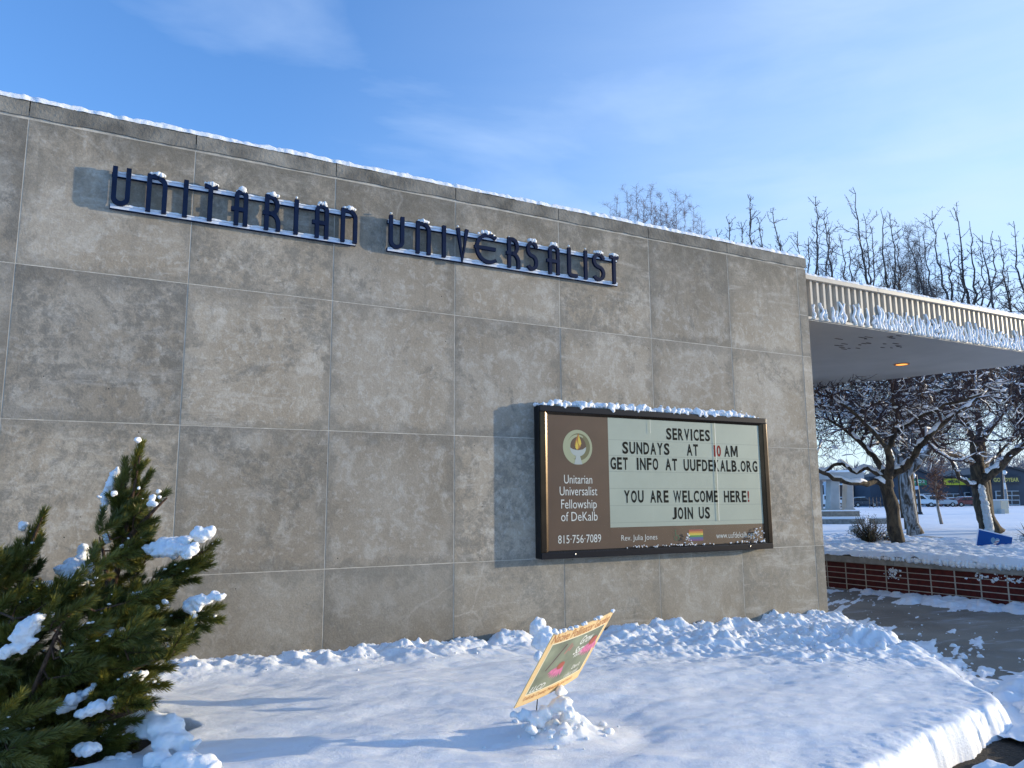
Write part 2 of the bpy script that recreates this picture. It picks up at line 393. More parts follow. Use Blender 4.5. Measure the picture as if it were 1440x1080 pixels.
# ------------------------------------------------------------------ snow helpers
def lump(mb, c, r, seed, sq=(1, 1, 1), amp=.28, sub=2):
    """lumpy clod of snow added to MB; r radius, sq squash"""
    V, F = ICO[sub]; rn = np.random.default_rng(seed); off = rn.uniform(-50, 50, 3)
    an = rn.uniform(0, 6.28); ca, sa = math.cos(an), math.sin(an)
    out = []
    for v in V:
        k = 1+amp*mn.noise(Vector(v)*1.3+Vector(off))+amp*.55*mn.noise(Vector(v)*3.1+Vector(off))
        x, y, z = v[0]*k*sq[0]*r, v[1]*k*sq[1]*r, v[2]*k*sq[2]*r
        out.append((c[0]+x*ca-y*sa, c[1]+x*sa+y*ca, c[2]+z))
    mb.add(out, F)
import bmesh
ICO = {}
for sb in (1, 2, 3):
    b = bmesh.new(); bmesh.ops.create_icosphere(b, subdivisions=sb, radius=1); b.verts.ensure_lookup_table()
    ICO[sb] = ([tuple(v.co) for v in b.verts], [tuple(v.index for v in f.verts) for f in b.faces]); b.free()
def snow_strip(name, p0, p1, wid, hgt, parent, step=.02, seed=1, bump=.5, nprof=9, freq=14., lip=.15, wob=.25, presence=None):
    """lumpy snow lying along the line p0-p1 (width perpendicular in plan)"""
    p0 = np.array(p0, float); p1 = np.array(p1, float); Ln = np.linalg.norm(p1-p0); n = max(4, int(Ln/step))
    t = (p1-p0)/Ln; s = np.cross(t, (0, 0, 1.)); s /= np.linalg.norm(s)
    u = np.linspace(0, Ln, n+1); a = np.linspace(0, math.pi, nprof)
    U, A = np.meshgrid(u, a, indexing='ij')
    prof = np.sign(np.cos(A))*np.abs(np.cos(A))**.6; hh = np.sin(A)**.55
    nn = fbm(U*freq, A*2.3+seed*3, 4, seed); big = fbm(U*freq*.22, A*0+seed, 3, seed+9)
    e = np.minimum(u, Ln-u)[:, None]; endf = sstep(0, hgt*1.2, e)**.5
    H = hgt*(1+bump*nn+wob*big)*endf
    if presence is not None: H = H*presence(U)
    W = wid/2*(1+lip*nn)
    P = p0[None, None]+t*U[..., None]+s*(prof*W)[..., None]+np.array([0, 0, 1.])*(hh*H)[..., None]
    V = P.reshape(-1, 3); i, j = np.meshgrid(np.arange(n), np.arange(nprof-1), indexing='ij'); b0 = (i*nprof+j).ravel()
    Q = np.stack([b0, b0+nprof, b0+nprof+1, b0+1], 1)
    o = npmesh(name, V, Q[:, ::-1], SNOW, parent); return tag(o, kind='stuff')

def melt(o, vox=.008, it=4, amp=.010, size=.035):
    """fuse overlapping clods into one crusted mass"""
    r = o.modifiers.new('fuse', 'REMESH'); r.mode = 'VOXEL'; r.voxel_size = vox; r.use_smooth_shade = True
    m_ = o.modifiers.new('soften', 'SMOOTH'); m_.factor = .5; m_.iterations = it
    t = bpy.data.textures.get('crust%g' % size) or bpy.data.textures.new('crust%g' % size, 'CLOUDS'); t.noise_scale = size; t.noise_depth = 3
    d = o.modifiers.new('crust', 'DISPLACE'); d.texture = t; d.texture_coords = 'GLOBAL'; d.strength = amp; d.mid_level = .5
    return o
# ------------------------------------------------------------------ SETTING: ground
def grid(name, x0, x1, y0, y1, step, hf, mat, keep=None, kind='structure', parent=None):
    nx = int((x1-x0)/step)+1; ny = int((y1-y0)/step)+1
    X, Y = np.meshgrid(np.linspace(x0, x1, nx), np.linspace(y0, y1, ny), indexing='ij')
    Z = hf(X, Y)
    V = np.stack([X, Y, Z], -1).reshape(-1, 3)
    i, j = np.meshgrid(np.arange(nx-1), np.arange(ny-1), indexing='ij'); b0 = i*ny+j
    if keep is not None:
        K = keep(X, Y, Z); k = K[:-1, :-1] | K[1:, :-1] | K[1:, 1:] | K[:-1, 1:]; b0 = b0[k]
    b0 = b0.ravel(); Q = np.stack([b0, b0+ny, b0+ny+1, b0+1], 1)
    us = np.unique(Q); mp_ = np.full(len(V), -1); mp_[us] = np.arange(len(us))
    o = npmesh(name, V[us], mp_[Q], mat, parent); o['kind'] = kind; return o
# base earth sheet to the horizon
MB().add([(-2500, -2500, -.06), (2500, -2500, -.06), (2500, 2500, -.06), (-2500, 2500, -.06)], [(0, 1, 2, 3)]).build('ground', FSNOW)['kind'] = 'structure'
# far field, a little higher than the pavement
def far_h(X, Y):
    return .45+.05*fbm(X*.12, Y*.12, 4, 3)+.022*fbm(X*.9, Y*.9, 3, 5)*sstep(70, 40, X)
f0 = grid('snow_field', 17.4, 77, -25, 75, .4, far_h, FSNOW)
MB().add([(76.8, -900, .45), (1500, -900, .45), (1500, 1500, .45), (76.8, 1500, .45)], [(0, 1, 2, 3)]).build('snow_plain', FSNOW)['kind'] = 'structure'
MB().add([(17.4, 74.9, .44), (76.9, 74.9, .44), (76.9, 900, .44), (17.4, 900, .44)], [(0, 1, 2, 3)]).build('snow_plain', FSNOW)['kind'] = 'structure'
MB().add([(4.3, -6, 0), (12.6, -6, 0), (12.6, 16, 0), (4.3, 16, 0)], [(0, 1, 2, 3)]).build('pavement', PAVE)['kind'] = 'structure'
# soil strip that shows in the gap beside the bed
MB().add([(-3, .4, .012), (5.3, 2.4, .012), (5.9, 3.15, .012), (6.4, 3.8, .012), (5.4, 4.2, .012), (-3, 4.2, .012)], [(0, 1, 2, 3, 4, 5)]).build('soil', SOIL_VOID)['kind'] = 'structure'

RE = [((8.5, 6.95), (7.70, 5.45)), ((7.70, 5.45), (6.9, 4.40)), ((6.9, 4.40), (5.64, 3.27)), ((5.64, 3.27), (3.9, 2.86)), ((3.9, 2.86), (-3, 1.1))]
def bed_dist(X, Y):
    d = np.full(X.shape, 9.)
    for (ax, ay), (bx, by) in RE:
        ex, ey = bx-ax, by-ay; l = math.hypot(ex, ey); nx_, ny_ = ey/l, -ex/l     # inside is left/up
        s_ = (X-ax)*nx_+(Y-ay)*ny_
        d = np.minimum(d, -s_*1.0 if False else s_*np.sign((2-ax)*nx_+(5.5-ay)*ny_))
    return d
rg = np.random.default_rng(4)
MOUND = (2.46, 4.02)
def bed_h(X, Y):
    b = .36-.028*X
    h = b+.030*fbm(X*1.1+3, Y*2.0, 4, 1)+.014*fbm(X*2.2, Y*4.5, 3, 2)+.0035*fbm(X*6, Y*12, 4, 8, .6)
    dw = 6.85-Y
    # streaky wind crust
    h = h+.009*sstep(.5, .1, dw*0+bed_dist(X, Y))*fbm(X*14, Y*14, 4, 55, .6)+.0052*fbm((X*.87-Y*.5)*3.2, (Y*.87+X*.5)*19, 4, 12, .6)
    # plough-thrown ridge along the wall foot
    env = sstep(.75, .10, dw)*(.55+.45*sstep(-1, 1, X))
    rid = np.abs(fbm(X*2.8, Y*3.2, 6, 21, .55)); rid2 = 1-np.abs(fbm(X*8, Y*8, 5, 22, .65))*2
    h = h+env*(.03+.16*rid+.05*rid2*rid)-.05*sstep(.16, .0, dw)*(X < 7)
    # chunky pile at the right end
    q = np.exp(-(((X-6.85)/1.35)**2+((Y-5.55)/.85)**2)*1.1)
    q = np.maximum(q, .75*np.exp(-(((X-5.6)/1.3)**2+((Y-6.0)/.55)**2)))
    ch = np.abs(fbm(X*2.9, Y*2.9, 5, 31, .52)); ch2 = np.abs(fbm(X*9, Y*9, 3, 33, .5))
    h = h+q*(.02+.23*ch+.07*ch2)
    # footing mound under the garden sign
    r = np.hypot((X-MOUND[0])/1.25, Y-MOUND[1])
    h = h+sstep(.27, .04, r)*(.07+.13*np.abs(fbm(X*7, Y*7, 5, 41, .6)))-.012*sstep(.62, .40, r)*sstep(.27, .42, r)
    # hollow under the pine, sunk so the dark sheet shows
    rp = np.hypot((X+.15)/1.2, Y-5.05)+.12*fbm(X*3, Y*3, 3, 91)
    h = h-.22*sstep(.62, .46, rp)
    # edge roll-off with drip ribs
    d = bed_dist(X, Y)
    al = X*.93+Y*.30
    rib = .016*fbm(al*26, d*12, 4, 51, .65)+.06*fbm(al*2.2, al*0, 3, 52)
    dd = d+rib
    RW = .11+.25*sstep(3.5, 4.6, Y)
    h = np.where(dd < RW, .0+h*np.clip(1-((RW-dd)/RW).clip(0, 1)**2.6, 0, 1), h)
    return np.where(dd < 0, -.03, h)
grid('snow_bed', -3, 8.6, .9, 6.87, .016, bed_h, SNOW, keep=lambda X, Y, Z: Z > -.02)
# trodden snow beyond the bed's front edge (lower right of the view)
def lump_h(X, Y):
    n = fbm(X*2.3, Y*2.3, 4, 61); h = .05+.16*np.abs(n)+.05*fbm(X*7, Y*7, 3, 63)
    d = -bed_dist(X, Y)
    h = h*sstep(.16, .32, d+.28*fbm(X*2.2+4, Y*2.2, 3, 65))-.03*sstep(.16, .04, d)
    h = h*sstep(4.6, 3.9, Y+.25*fbm(X*3, Y*3, 2, 66))
    return h
grid('trodden_snow', -3, 7.6, -1.5, 4.7, .022, lump_h, SNOW, keep=lambda X, Y, Z: (Z > .015) & (bed_dist(X, Y) < -.03))
MB().add([(-1.6, 4.3, .20), (.75, 4.3, .20), (.9, 5.75, .20), (-1.6, 5.75, .20)], [(0, 1, 2, 3)]).build('pine_void_dark', SOIL_VOID)['kind'] = 'structure'  # dark sheet painted in for the shaded void beneath the pine
# snow left on the pavement by the shovel: real thin patches
def pv_h(X, Y):
    c, s = math.cos(rad(28)), math.sin(rad(28)); a = X*c+Y*s; b = -X*s+Y*c
    m_ = fbm(a*.8, b*6.5, 6, 71, .65)+.55*fbm(X*.7, Y*.7, 3, 72)
    ridge = sstep(.85, .05, 12.02-X+.55*fbm(Y*1.3, X*1.3, 4, 73))*sstep(9.9, 8.9, Y+.8*fbm(X*2, Y*2, 2, 78))*1.1
    edge = sstep(-.55, -.1, bed_dist(X, Y)+.25*fbm(X*2, Y*2, 3, 77))*.75
    v = m_+ridge+edge-.34
    return np.where(v > 0, np.minimum(v, 1)*.05+.015*np.abs(fbm(X*9, Y*9, 4, 75))*np.minimum(v*3, 1)+ridge*.07*np.abs(fbm(X*3, Y*3, 4, 76)), -.004)
grid('pavement_snow', 5.4, 12.1, 2.2, 12.4, .022, pv_h, SNOW, keep=lambda X, Y, Z: (Z > .003) & (bed_dist(X, Y) < -.02))
mb = MB(); n_ = 0
for k in range(430):                                               # thrown clods and crumbs
    if k < 110: x, y = rg.normal(6.75, .85), rg.normal(5.45, .6); r = abs(rg.normal(.012, .014))+.004
    elif k < 210: x, y = rg.uniform(-.5, 8), 6.85-abs(rg.normal(.3, .25)); r = abs(rg.normal(.008, .006))+.004
    elif k < 235: x, y = rg.normal(MOUND[0]+.05, .22), rg.normal(MOUND[1], .16); r = abs(rg.normal(.010, .007))+.004
    else: x, y = rg.uniform(7.3, 12), rg.uniform(3.2, 10); r = abs(rg.normal(.007, .006))+.004
    if y > 6.8 and x < 8.2: continue
    X = np.array([[x]]); Y = np.array([[y]]); d = bed_dist(X, Y)[0, 0]
    z = bed_h(X, Y)[0, 0] if d > .0 else max(0, pv_h(X, Y)[0, 0] if d < -.05 else 0)
    lump(mb, (x, y, z+r*.25), r, k, (1, .85, .75), .45, 2 if r > .02 else 1)
tag(mb.build('snow_clods', SNOW, smooth=True), kind='stuff', label='loose clods of shovelled snow over bed and pavement', cat='snow')

# ------------------------------------------------------------------ BUILDING
WY = 6.85; PX0, PW = -.638, 1.2345
ROWS = [(-.25, 1.032), (1.032, 2.246), (2.246, 3.4475), (3.4475, 4.635)]
bld = thing('concrete_building', 'grey cast concrete building wall of large square panels under a snowy coping', 'building', (1, 8, 0))
MB().box((-6.8, WY+.0008, -.3), (8.155, WY+.30, 4.70)).build('wall', JOINT, bld)
MB().box((-6.8, WY+.302, -.3), (8.150, 16, 4.35)).build('wall', CONC, bld)
def panel(x0, x1, z0, z1, name='concrete_panel', y=WY, dep=.05):
    g_ = .0038; rr = random.Random(int(x0*91+z0*37)); pr = rr.uniform(-.0018, .0002)
    mb_ = MB().box((x0+g_, y+pr, z0+g_), (x1-g_, y+dep, z1-g_))
    o = mb_.build(name, CONC, bld); bevel(o, .0015, 2); return o
for k in range(-5, 7):
    for z0, z1 in ROWS: panel(PX0+PW*k, PX0+PW*(k+1), z0, z1)
for z0, z1 in [(-.25, 1.032), (1.032, 2.246), (2.246, 3.4475), (3.4475, 4.0), (4.0, 4.635)]: panel(PX0+PW*7, 8.172, z0, z1, 'corner_strip')
for k in range(-5, 7):
    x0, x1 = PX0+PW*k+.004, PX0+PW*(k+1)-.004
    if k == 6: x1 = 8.176
    # coping block, its under-edge broken and crumbling
    n = 40; xs = np.linspace(x0, x1, n); jag = 4.650+.010*fbm(xs*5, xs*0, 4, 3)+.007*np.abs(fbm(xs*16, xs*0, 3, 4))
    pts = [(x, z) for x, z in zip(xs, jag)]+[(x1, 4.783), (x0, 4.783)]
    MB().prism(pts, WY-.012, WY+.34, 1).build('coping_block', M('coping_concrete', (.195, .180, .150), .9, var=.45, vscale=5, bump=.006, bscale=40, rnd=.12), bld)
snow_strip('coping_snow', (-6.8, WY+.15, 4.780), (8.16, WY+.15, 4.780), .335, .062, bld, .014, 3, .30, 11, 17, .08, .20)
MB().box((-6.8, WY+.345, 4.352), (8.15, 15.9, 4.43)).build('roof_snow', SNOW, bld)

# ------------------------------------------------------------------ CANOPY
CY = 6.97
can = thing('entrance_canopy', 'flat entrance canopy with cream corrugated fascia and grey soffit right of the wall', 'canopy', (11, 9, 3.98))
CP = [(8.178, CY), (14.85, CY), (13.25, 12.2), (8.178, 12.2)]
MB().prism(CP, 3.985, 4.02).build('soffit', SOFF, can)
MB().prism([(8.18, CY+.065), (14.75, CY+.065), (13.2, 12.1), (8.18, 12.1)], 4.03, 4.56).build('roof_deck', SOFF, can)
x = 8.18; PT = .128
while x < 14.7:                                                    # corrugated sheets, eight ribs each
    n = 8; pts = []
    for i in range(n):
        a = x+i*PT; pts += [(a, CY+.056), (a+.066, CY+.056), (a+.074, CY), (a+.114, CY), (a+.122, CY+.056)]
    xe = x+n*PT; pts.append((xe-.002, CY+.056))
    V = [(p[0], p[1], z) for p in pts for z in (4.035, 4.545)]; F = [(2*i, 2*i+2, 2*i+3, 2*i+1) for i in range(len(pts)-1)]
    V += [(p[0], p[1]+.004, z) for p in pts for z in (4.035, 4.545)]; nn_ = len(pts)*2; F += [(nn_+2*i, nn_+2*i+1, nn_+2*i+3, nn_+2*i+2) for i in range(len(pts)-1)]
    MB().add(V, F).build('fascia_sheet', FASC, can); x = xe
for x0, x1 in ((8.18, 9.75), (9.754, 12.2), (12.204, 14.86)):
    bevel(MB().box((x0, CY-.035, 4.545), (x1, CY+.09, 4.607)).build('top_trim', FASC, can), .006)
MB().box((8.18, CY-.012, 4.0), (14.86, CY+.058, 4.034)).build('bottom_trim', FASC, can)
snow_strip('canopy_snow', (8.2, CY+.06, 4.607), (14.85, CY+.06, 4.607), .17, .038, can, .02, 8, .6, 7, 15)
MB().prism([(8.18, CY+.10), (14.7, CY+.10), (13.2, 12.1), (8.18, 12.1)], 4.56, 4.63).build('canopy_roof_snow', SNOW, can)
# rusty seams / peeling paint on the soffit
mb = MB(); rs_ = random.Random(5)
for k in range(26):
    px = rs_.choice([1185, 1190, 1196, 1215, 1222, 1230, 1250, 1255, 1262, 1268, 1275, 1318]) + rs_.uniform(-9, 9); py = {0: 489, 1: 484, 2: 476}[k % 3]+rs_.uniform(-2, 2)+(px-1190)*-.03
    r_ = ray(px, py); p = EYE+r_*(3.983-1.6)/r_[2]
    a = rs_.uniform(.03, .11); b_ = rs_.uniform(.005, .014); n = 8
    pts = [(p[0]+a*math.cos(t*6.283/n)*rs_.uniform(.6, 1.1), p[1]+b_*1.5*math.sin(t*6.283/n)*rs_.uniform(.5, 1.2)) for t in range(n)]
    mb.prism(pts, 3.979-.0002*k*.1, 3.9845)
tag(mb.build('peeling_paint', M('dark_peel', (.10, .085, .075), .9), can), kind='stuff')
lt = thing('recessed_light', 'small glowing orange light set in the canopy soffit', 'light', (12.55, 8.58, 3.984))
r_ = ray(1268, 512); lp = EYE+r_*(3.984-1.6)/r_[2]
V = []; mb = MB()
ring = [(lp[0]+.13*math.cos(a), lp[1]+.13*math.sin(a)) for a in np.linspace(0, 6.283, 25)[:-1]]
inn = [(lp[0]+.10*math.cos(a), lp[1]+.10*math.sin(a)) for a in np.linspace(0, 6.283, 25)[:-1]]
V = [(x, y, 3.972) for x, y in ring]+[(x, y, 3.972) for x, y in inn]+[(x, y, 3.984) for x, y in ring]+[(x, y, 3.984) for x, y in inn]
F = []
for i in range(24):
    j = (i+1) % 24; F += [(i, j, 24+j, 24+i), (i, 48+i, 48+j, j), (24+i, 24+j, 72+j, 72+i)]
mb.add(V, F).build('trim_ring', M('orange_trim', (.45, .16, .04), .5), lt)
em = bpy.data.materials.new('warm_lamp_glass'); em.use_nodes = True
e_ = em.node_tree.nodes['Principled BSDF']; e_.inputs['Base Color'].default_value = (.8, .35, .08, 1); e_.inputs['Emission Color'].default_value = (1, .36, .06, 1); e_.inputs['Emission Strength'].default_value = .8
MB().prism(inn, 3.976, 3.983).build('lens', em, lt)
# wind-blown snow stuck to the lower fascia
mb = MB(); rs_ = random.Random(11)
x = 8.42
while x < 14.8:
    full = min(1, (x-8.3)/1.2); h = rs_.uniform(.18, .36)*(.75+.25*full)
    if x < 9.6 and rs_.random() < .25: x += PT*.5; continue
    n = 9; ph = rs_.uniform(0, 6); am = rs_.uniform(.008, .030)
    pts = [(x+am*math.sin(ph+i*1.0)+rs_.uniform(-.006, .006), CY-.004+rs_.uniform(-.004, .004), 4.010+h*i/(n-1)) for i in range(n)]
    rr = [rs_.uniform(.020, .034)*(1-.55*(i/(n-1))**2) for i in range(n)]; mb.tube(pts, rr, 8)
    if rs_.random() < .35: lump(mb, (x+rs_.uniform(-.03, .03), CY-.01, 4.03+rs_.uniform(0, .1)), rs_.uniform(.025, .04), int(x*1000), (1, .6, 1.2), .5)
    x += PT*rs_.choice([.5, .5, .62, .75])
tag(mb.build('fascia_snow', SNOW, can, smooth=True), kind='stuff')

# ------------------------------------------------------------------ WALL LETTERING
def arc(cx, cy, rx, ry, a0, a1, n=10): return [(cx+rx*math.cos(rad(a0+(a1-a0)*i/n)), cy+ry*math.sin(rad(a0+(a1-a0)*i/n))) for i in range(n+1)]
SW = .037
def stroke(mb, pts, y0, y1, sw=SW):
    """mitred solid ribbon in the XZ plane"""
    P = [np.array(pts[0], float)]
    for p in pts[1:]:
        if np.linalg.norm(np.array(p)-P[-1]) > 1e-4: P.append(np.array(p, float))
    n = len(P); Lf = []; Rt = []
    for i in range(n):
        a = P[i]-P[i-1] if i else P[1]-P[0]; b = P[i+1]-P[i] if i < n-1 else P[-1]-P[-2]
        a /= np.linalg.norm(a); b /= np.linalg.norm(b); t = a+b; t /= np.linalg.norm(t); nn = np.array([-t[1], t[0]]); k = min(1/max(nn@np.array([-a[1], a[0]]), .5), 1.6)
        Lf.append(P[i]+nn*sw/2*k); Rt.append(P[i]-nn*sw/2*k)
    V = [(p[0], y0, p[1]) for p in Lf]+[(p[0], y0, p[1]) for p in Rt]+[(p[0], y1, p[1]) for p in Lf]+[(p[0], y1, p[1]) for p in Rt]
    F = []
    for i in range(n-1):
        F += [(i, i+1, n+i+1, n+i), (2*n+i, 3*n+i, 3*n+i+1, 2*n+i+1), (i, 2*n+i, 2*n+i+1, i+1), (n+i, n+i+1, 3*n+i+1, 3*n+i)]
    F += [(0, n, 3*n, 2*n), (n-1, 3*n-1, 4*n-1, 2*n-1)]
    mb.add(V, F)
def glyph(ch, w, h):
    r = w/2
    G = {'U': [[(0, h)]+arc(r, r, r, r, 180, 360, 12)+[(w, h)]],
         'n': [[(0, 0), (0, h-.001), (w*.40, h-.001)]+arc(w*.40, h-w*.60, w*.60, w*.60, 90, 0, 8)+[(w, 0)]],
         'I': [[(0, 0), (0, h)]],
         'T': [[(-.0, h), (w, h)], [(w*.47, h-.02), (w*.47, 0)]],
         'A': [[(0, 0)]+arc(r, h-r, r, r, 180, 0, 12)+[(w, 0)], [(-.045, h*.47), (w, h*.47)]],
         'R': [[(0, 0), (0, h+SW/2)], [(0, h), (w*.35, h)]+arc(w*.35, h*.75, w*.52, h*.25, 90, -90, 10)+[(0, h*.5)], [(-.035, h*.5), (.02, h*.5)], [(w*.3, h*.5)]+arc(w*.3, h*.18, w*.7, h*.32, 80, 10, 6)+[(w, 0)]],
         'V': [[(0, h), (w*.5, 0), (w, h)]],
         'E': [[(w, h-.03)]+arc(w*.62, h/2, w*.62, h/2, 62, 298, 20)+[(w, .03)], [(-.03, h*.5), (w*.98, h*.5)]],
         'S': [arc(w*.52, h*.75, w*.50, h*.25, 15, 180, 10)[:]+arc(w*.52, h*.75, w*.52, h*.25, 190, 262, 5)+arc(w*.46, h*.25, w*.54, h*.25, 82, -90, 10)+arc(w*.46, h*.25, w*.5, h*.25, -100, -150, 4)],
         'L': [[(0, h), (0, .03)]+arc(.03, .03, .03, .03, 180, 270, 4)+[(w, 0)]]}
    return G[ch]
ZB, ZT = 4.012, 4.333
def word(name, label, letters, xr0, xr1, seed):
    t = thing(name, label, 'lettering', ((xr0+xr1)/2, WY, 4.17))
    for (z0, z1, nm) in ((4.268, 4.304, 'top_rail'), (3.990, 4.026, 'bottom_rail')):
        o = MB().box((xr0, WY-.040, z0), (xr1, WY-.012, z1)).build(nm, NAVY, t)
        snow_strip('rail_snow', (xr0, WY-.036, z1-.006), (xr1, WY-.036, z1-.006), .026, .016, t, .012, seed+int(z0*10), .7, 6, 20, .2)
        # frost on the front of the rail
        MB().box((xr0+.004, WY-.0425, z0+.004), (xr1-.004, WY-.0402, z1-.001)).build('rail_frost', M('frosted_rail', (.62, .68, .78), .5, var=.15, vscale=14), t)
    rr = random.Random(seed)
    for ch, x0, x1 in letters:
        x0 += SW/2; x1 -= SW/2; w_ = max(x1-x0, 0.001)
        if ch == 'I': x0 = (x0+x1)/2
        if ch in 'n': w_ *= 1
        off = .035 if ch in 'AR' else (.02 if ch == 'E' else 0)
        if ch in 'AR': x0 += off; w_ -= off
        h = ZT-ZB-SW; mb = MB()
        if ch == 'U': base, h2 = ZB+SW/2+.004, ZT+.012-(ZB+SW/2+.004)
        elif ch in 'ESL': base, h2 = ZB+SW/2-.004, ZT-SW/2*(ch != 'L')-(ZB+SW/2-.004)
        else: base, h2 = ZB-.006, ZT-SW/2*(ch in 'nTAR')-ZB+.006
        for si, pl in enumerate(glyph(ch, w_, h2)):
            q = [(x0+a, base+b) for a, b in pl]
            stroke(mb, q, WY-.074-si*.0015, WY-.0435-si*.0007)
        mb.build('letter', NAVY, t)
        for sx in (x0+w_*.5,) if ch != 'U' else (): MB().box((sx-.008, WY-.0405, 4.27), (sx+.008, WY+.01, 4.29)).build('mounting_pin', NAVY, t)
        if ch in 'nTARES' and rr.random() < .88:                   # tuft of snow riding on the letter
            mb = MB(); n = 5 if ch != 'T' else 6
            for i in range(n):
                u = (i+.5)/n; hh = .013+.013*math.sin(u*3.14)*rr.uniform(.6, 1.3)
                lump(mb, (x0+w_*u, WY-.060, base+h2+SW/2+hh*.25-(.02 if ch in 'AE' and abs(u-.5) > .3 else 0)), hh, rr.randrange(9999), (1.1, .9, .9), .5)
            tag(mb.build('letter_snow', SNOW, t, smooth=True), kind='stuff')
        elif rr.random() < .6:
            mb = MB(); lump(mb, (x0, WY-.06, base+h2+SW/2+.002), .012, rr.randrange(999), (1, 1, .8), .4); tag(mb.build('letter_snow', SNOW, t, smooth=True), kind='stuff')
    return t
word('wall_lettering', 'navy metal letters spelling UNITARIAN on two rails, upper left of the wall',
     [('U', -.026, .112), ('n', .232, .39), ('I', .508, .558), ('T', .662, .805), ('A', .894, 1.042), ('R', 1.150, 1.325), ('I', 1.442, 1.484), ('A', 1.60, 1.759), ('n', 1.875, 2.030)], -.03, 2.028, 5)
word('wall_lettering', 'navy metal letters spelling UNIVERSALIST on two rails, above the notice board',
     [('U', 2.344, 2.497), ('n', 2.621, 2.774), ('I', 2.897, 2.937), ('V', 3.05, 3.186), ('E', 3.262, 3.516), ('R', 3.60, 3.78), ('S', 3.86, 3.998), ('A', 4.098, 4.267), ('L', 4.374, 4.515), ('I', 4.585, 4.63), ('S', 4.699, 4.862), ('T', 4.915, 5.068)], 2.335, 5.05, 9)

# ------------------------------------------------------------------ text helper (built-in font turned into mesh)
_tc = {}
def text_mesh(txt, bold=0., ext=.0):
    key = (txt, bold, ext)
    if key in _tc: return _tc[key]
    cu = bpy.data.curves.new('t', 'FONT'); cu.body = txt; cu.size = 1; cu.offset = bold; cu.extrude = 0; cu.resolution_u = 3
    ob = bpy.data.objects.new('t', cu); COL.objects.link(ob)
    dg = bpy.context.evaluated_depsgraph_get(); dg.update()
    me = bpy.data.meshes.new_from_object(ob.evaluated_get(dg)); me.name = 'lettering'
    bpy.data.objects.remove(ob)
    co = np.array([v.co[:] for v in me.vertices]); lo, hi = co.min(0), co.max(0)
    _tc[key] = (me, lo, hi); return _tc[key]
def text_on(name, txt, x0, x1, z0, z1, y, mat, parent, bold=0., thick=.0, plane=None, capref=None):
    """place text so that its box fills x0..x1, z0..z1 on a plane facing -Y (or on a local frame 'plane')"""
    me, lo, hi = text_mesh(txt, bold)
    co = np.array([v.co[:] for v in me.vertices]); U = (co[:, 0]-lo[0])/(hi[0]-lo[0]+1e-9)*(x1-x0)+x0
    Vv = (co[:, 1]-lo[1])/(hi[1]-lo[1])*(z1-z0)+z0
    m2 = me.copy(); m2.materials.clear(); m2.materials.append(mat)
    W = np.stack([U, np.full(len(U), y), Vv], 1) if plane is None else plane(U, Vv)
    m2.vertices.foreach_set('co', W.astype(np.float32).ravel()); m2.update()
    o = put(bpy.data.objects.new(name, m2), parent)
    if thick:
        md = o.modifiers.new('solid', 'SOLIDIFY'); md.thickness = thick; md.offset = 0
    return o

# ------------------------------------------------------------------ NOTICE BOARD
SX0, SX1, SZ0, SZ1 = 3.965, 7.150, 1.035, 2.578
YF = WY-.115
nb = thing('notice_board', 'bronze framed church notice board with brown panel and changeable letters on the wall', 'notice board', (5.55, WY, 1.03))
MB().box((SX0, YF+.012, SZ0), (SX1, WY+.004, SZ1)).build('cabinet', BLACKM, nb)
fw = .062
def frame_bar(a, b, c, d):
    o = MB().box((a, YF-.012, b), (c, YF+.011, d)).build('frame_bar', BLK if c-a > 1 else BRONZE, nb); return bevel(o, .006, 3)  # side bars take the glint tone, top and bottom stay near-black
frame_bar(SX0-.003, SZ1-fw, SX1+.003, SZ1+.003); frame_bar(SX0-.003, SZ0-.003, SX1+.003, SZ0+fw)
frame_bar(SX0-.003, SZ0+fw+.001, SX0+fw, SZ1-fw-.001); frame_bar(SX1-fw, SZ0+fw+.001, SX1+.003, SZ1-fw-.001)
# inner sloping lip
IX0, IX1, IZ0, IZ1 = 4.055, 7.035, 1.112, 2.490
def lip(p, q, r, s_):
    MB().add([p, q, r, s_, tuple(np.array(p)+(0, .004, 0)), tuple(np.array(q)+(0, .004, 0)), tuple(np.array(r)+(0, .004, 0)), tuple(np.array(s_)+(0, .004, 0))],
             [(0, 1, 2, 3), (4, 7, 6, 5), (0, 4, 5, 1), (1, 5, 6, 2), (2, 6, 7, 3), (3, 7, 4, 0)]).build('frame_lip', BRONZE, nb)
a0, a1, c0, c1 = SX0+fw, SX1-fw, SZ0+fw, SZ1-fw; yo, yi = YF-.004, YF+.006
lip((a0, yo, c0), (IX0, yi, IZ0), (IX0, yi, IZ1), (a0, yo, c1)); lip((a1, yo, c0), (a1, yo, c1), (IX1, yi, IZ1), (IX1, yi, IZ0))
lip((a0, yo, c1), (IX0, yi, IZ1), (IX1, yi, IZ1), (a1, yo, c1)); lip((a0, yo, c0), (a1, yo, c0), (IX1, yi, IZ0), (IX0, yi, IZ0))
YP = YF+.0105
MB().box((IX0-.02, YP, IZ0-.02), (4.817, YP+.001, IZ1+.02)).build('brown_panel', BROWN, nb)
MB().box((4.8175, YP, IZ0-.02), (IX1+.02, YP+.001, 1.326)).build('brown_panel', BROWN, nb)
lb = MB().box((4.8175, YP, 1.3265), (IX1+.02, YP+.001, IZ1+.02)).build('letter_board', BOARD, nb)
for z in (2.255, 2.085, 1.915, 1.735, 1.555, 1.375):
    MB().box((4.82, YP-.0007, z-.004), (IX1, YP-.0003, z+.0015)).build('letter_track', TRACK, nb)
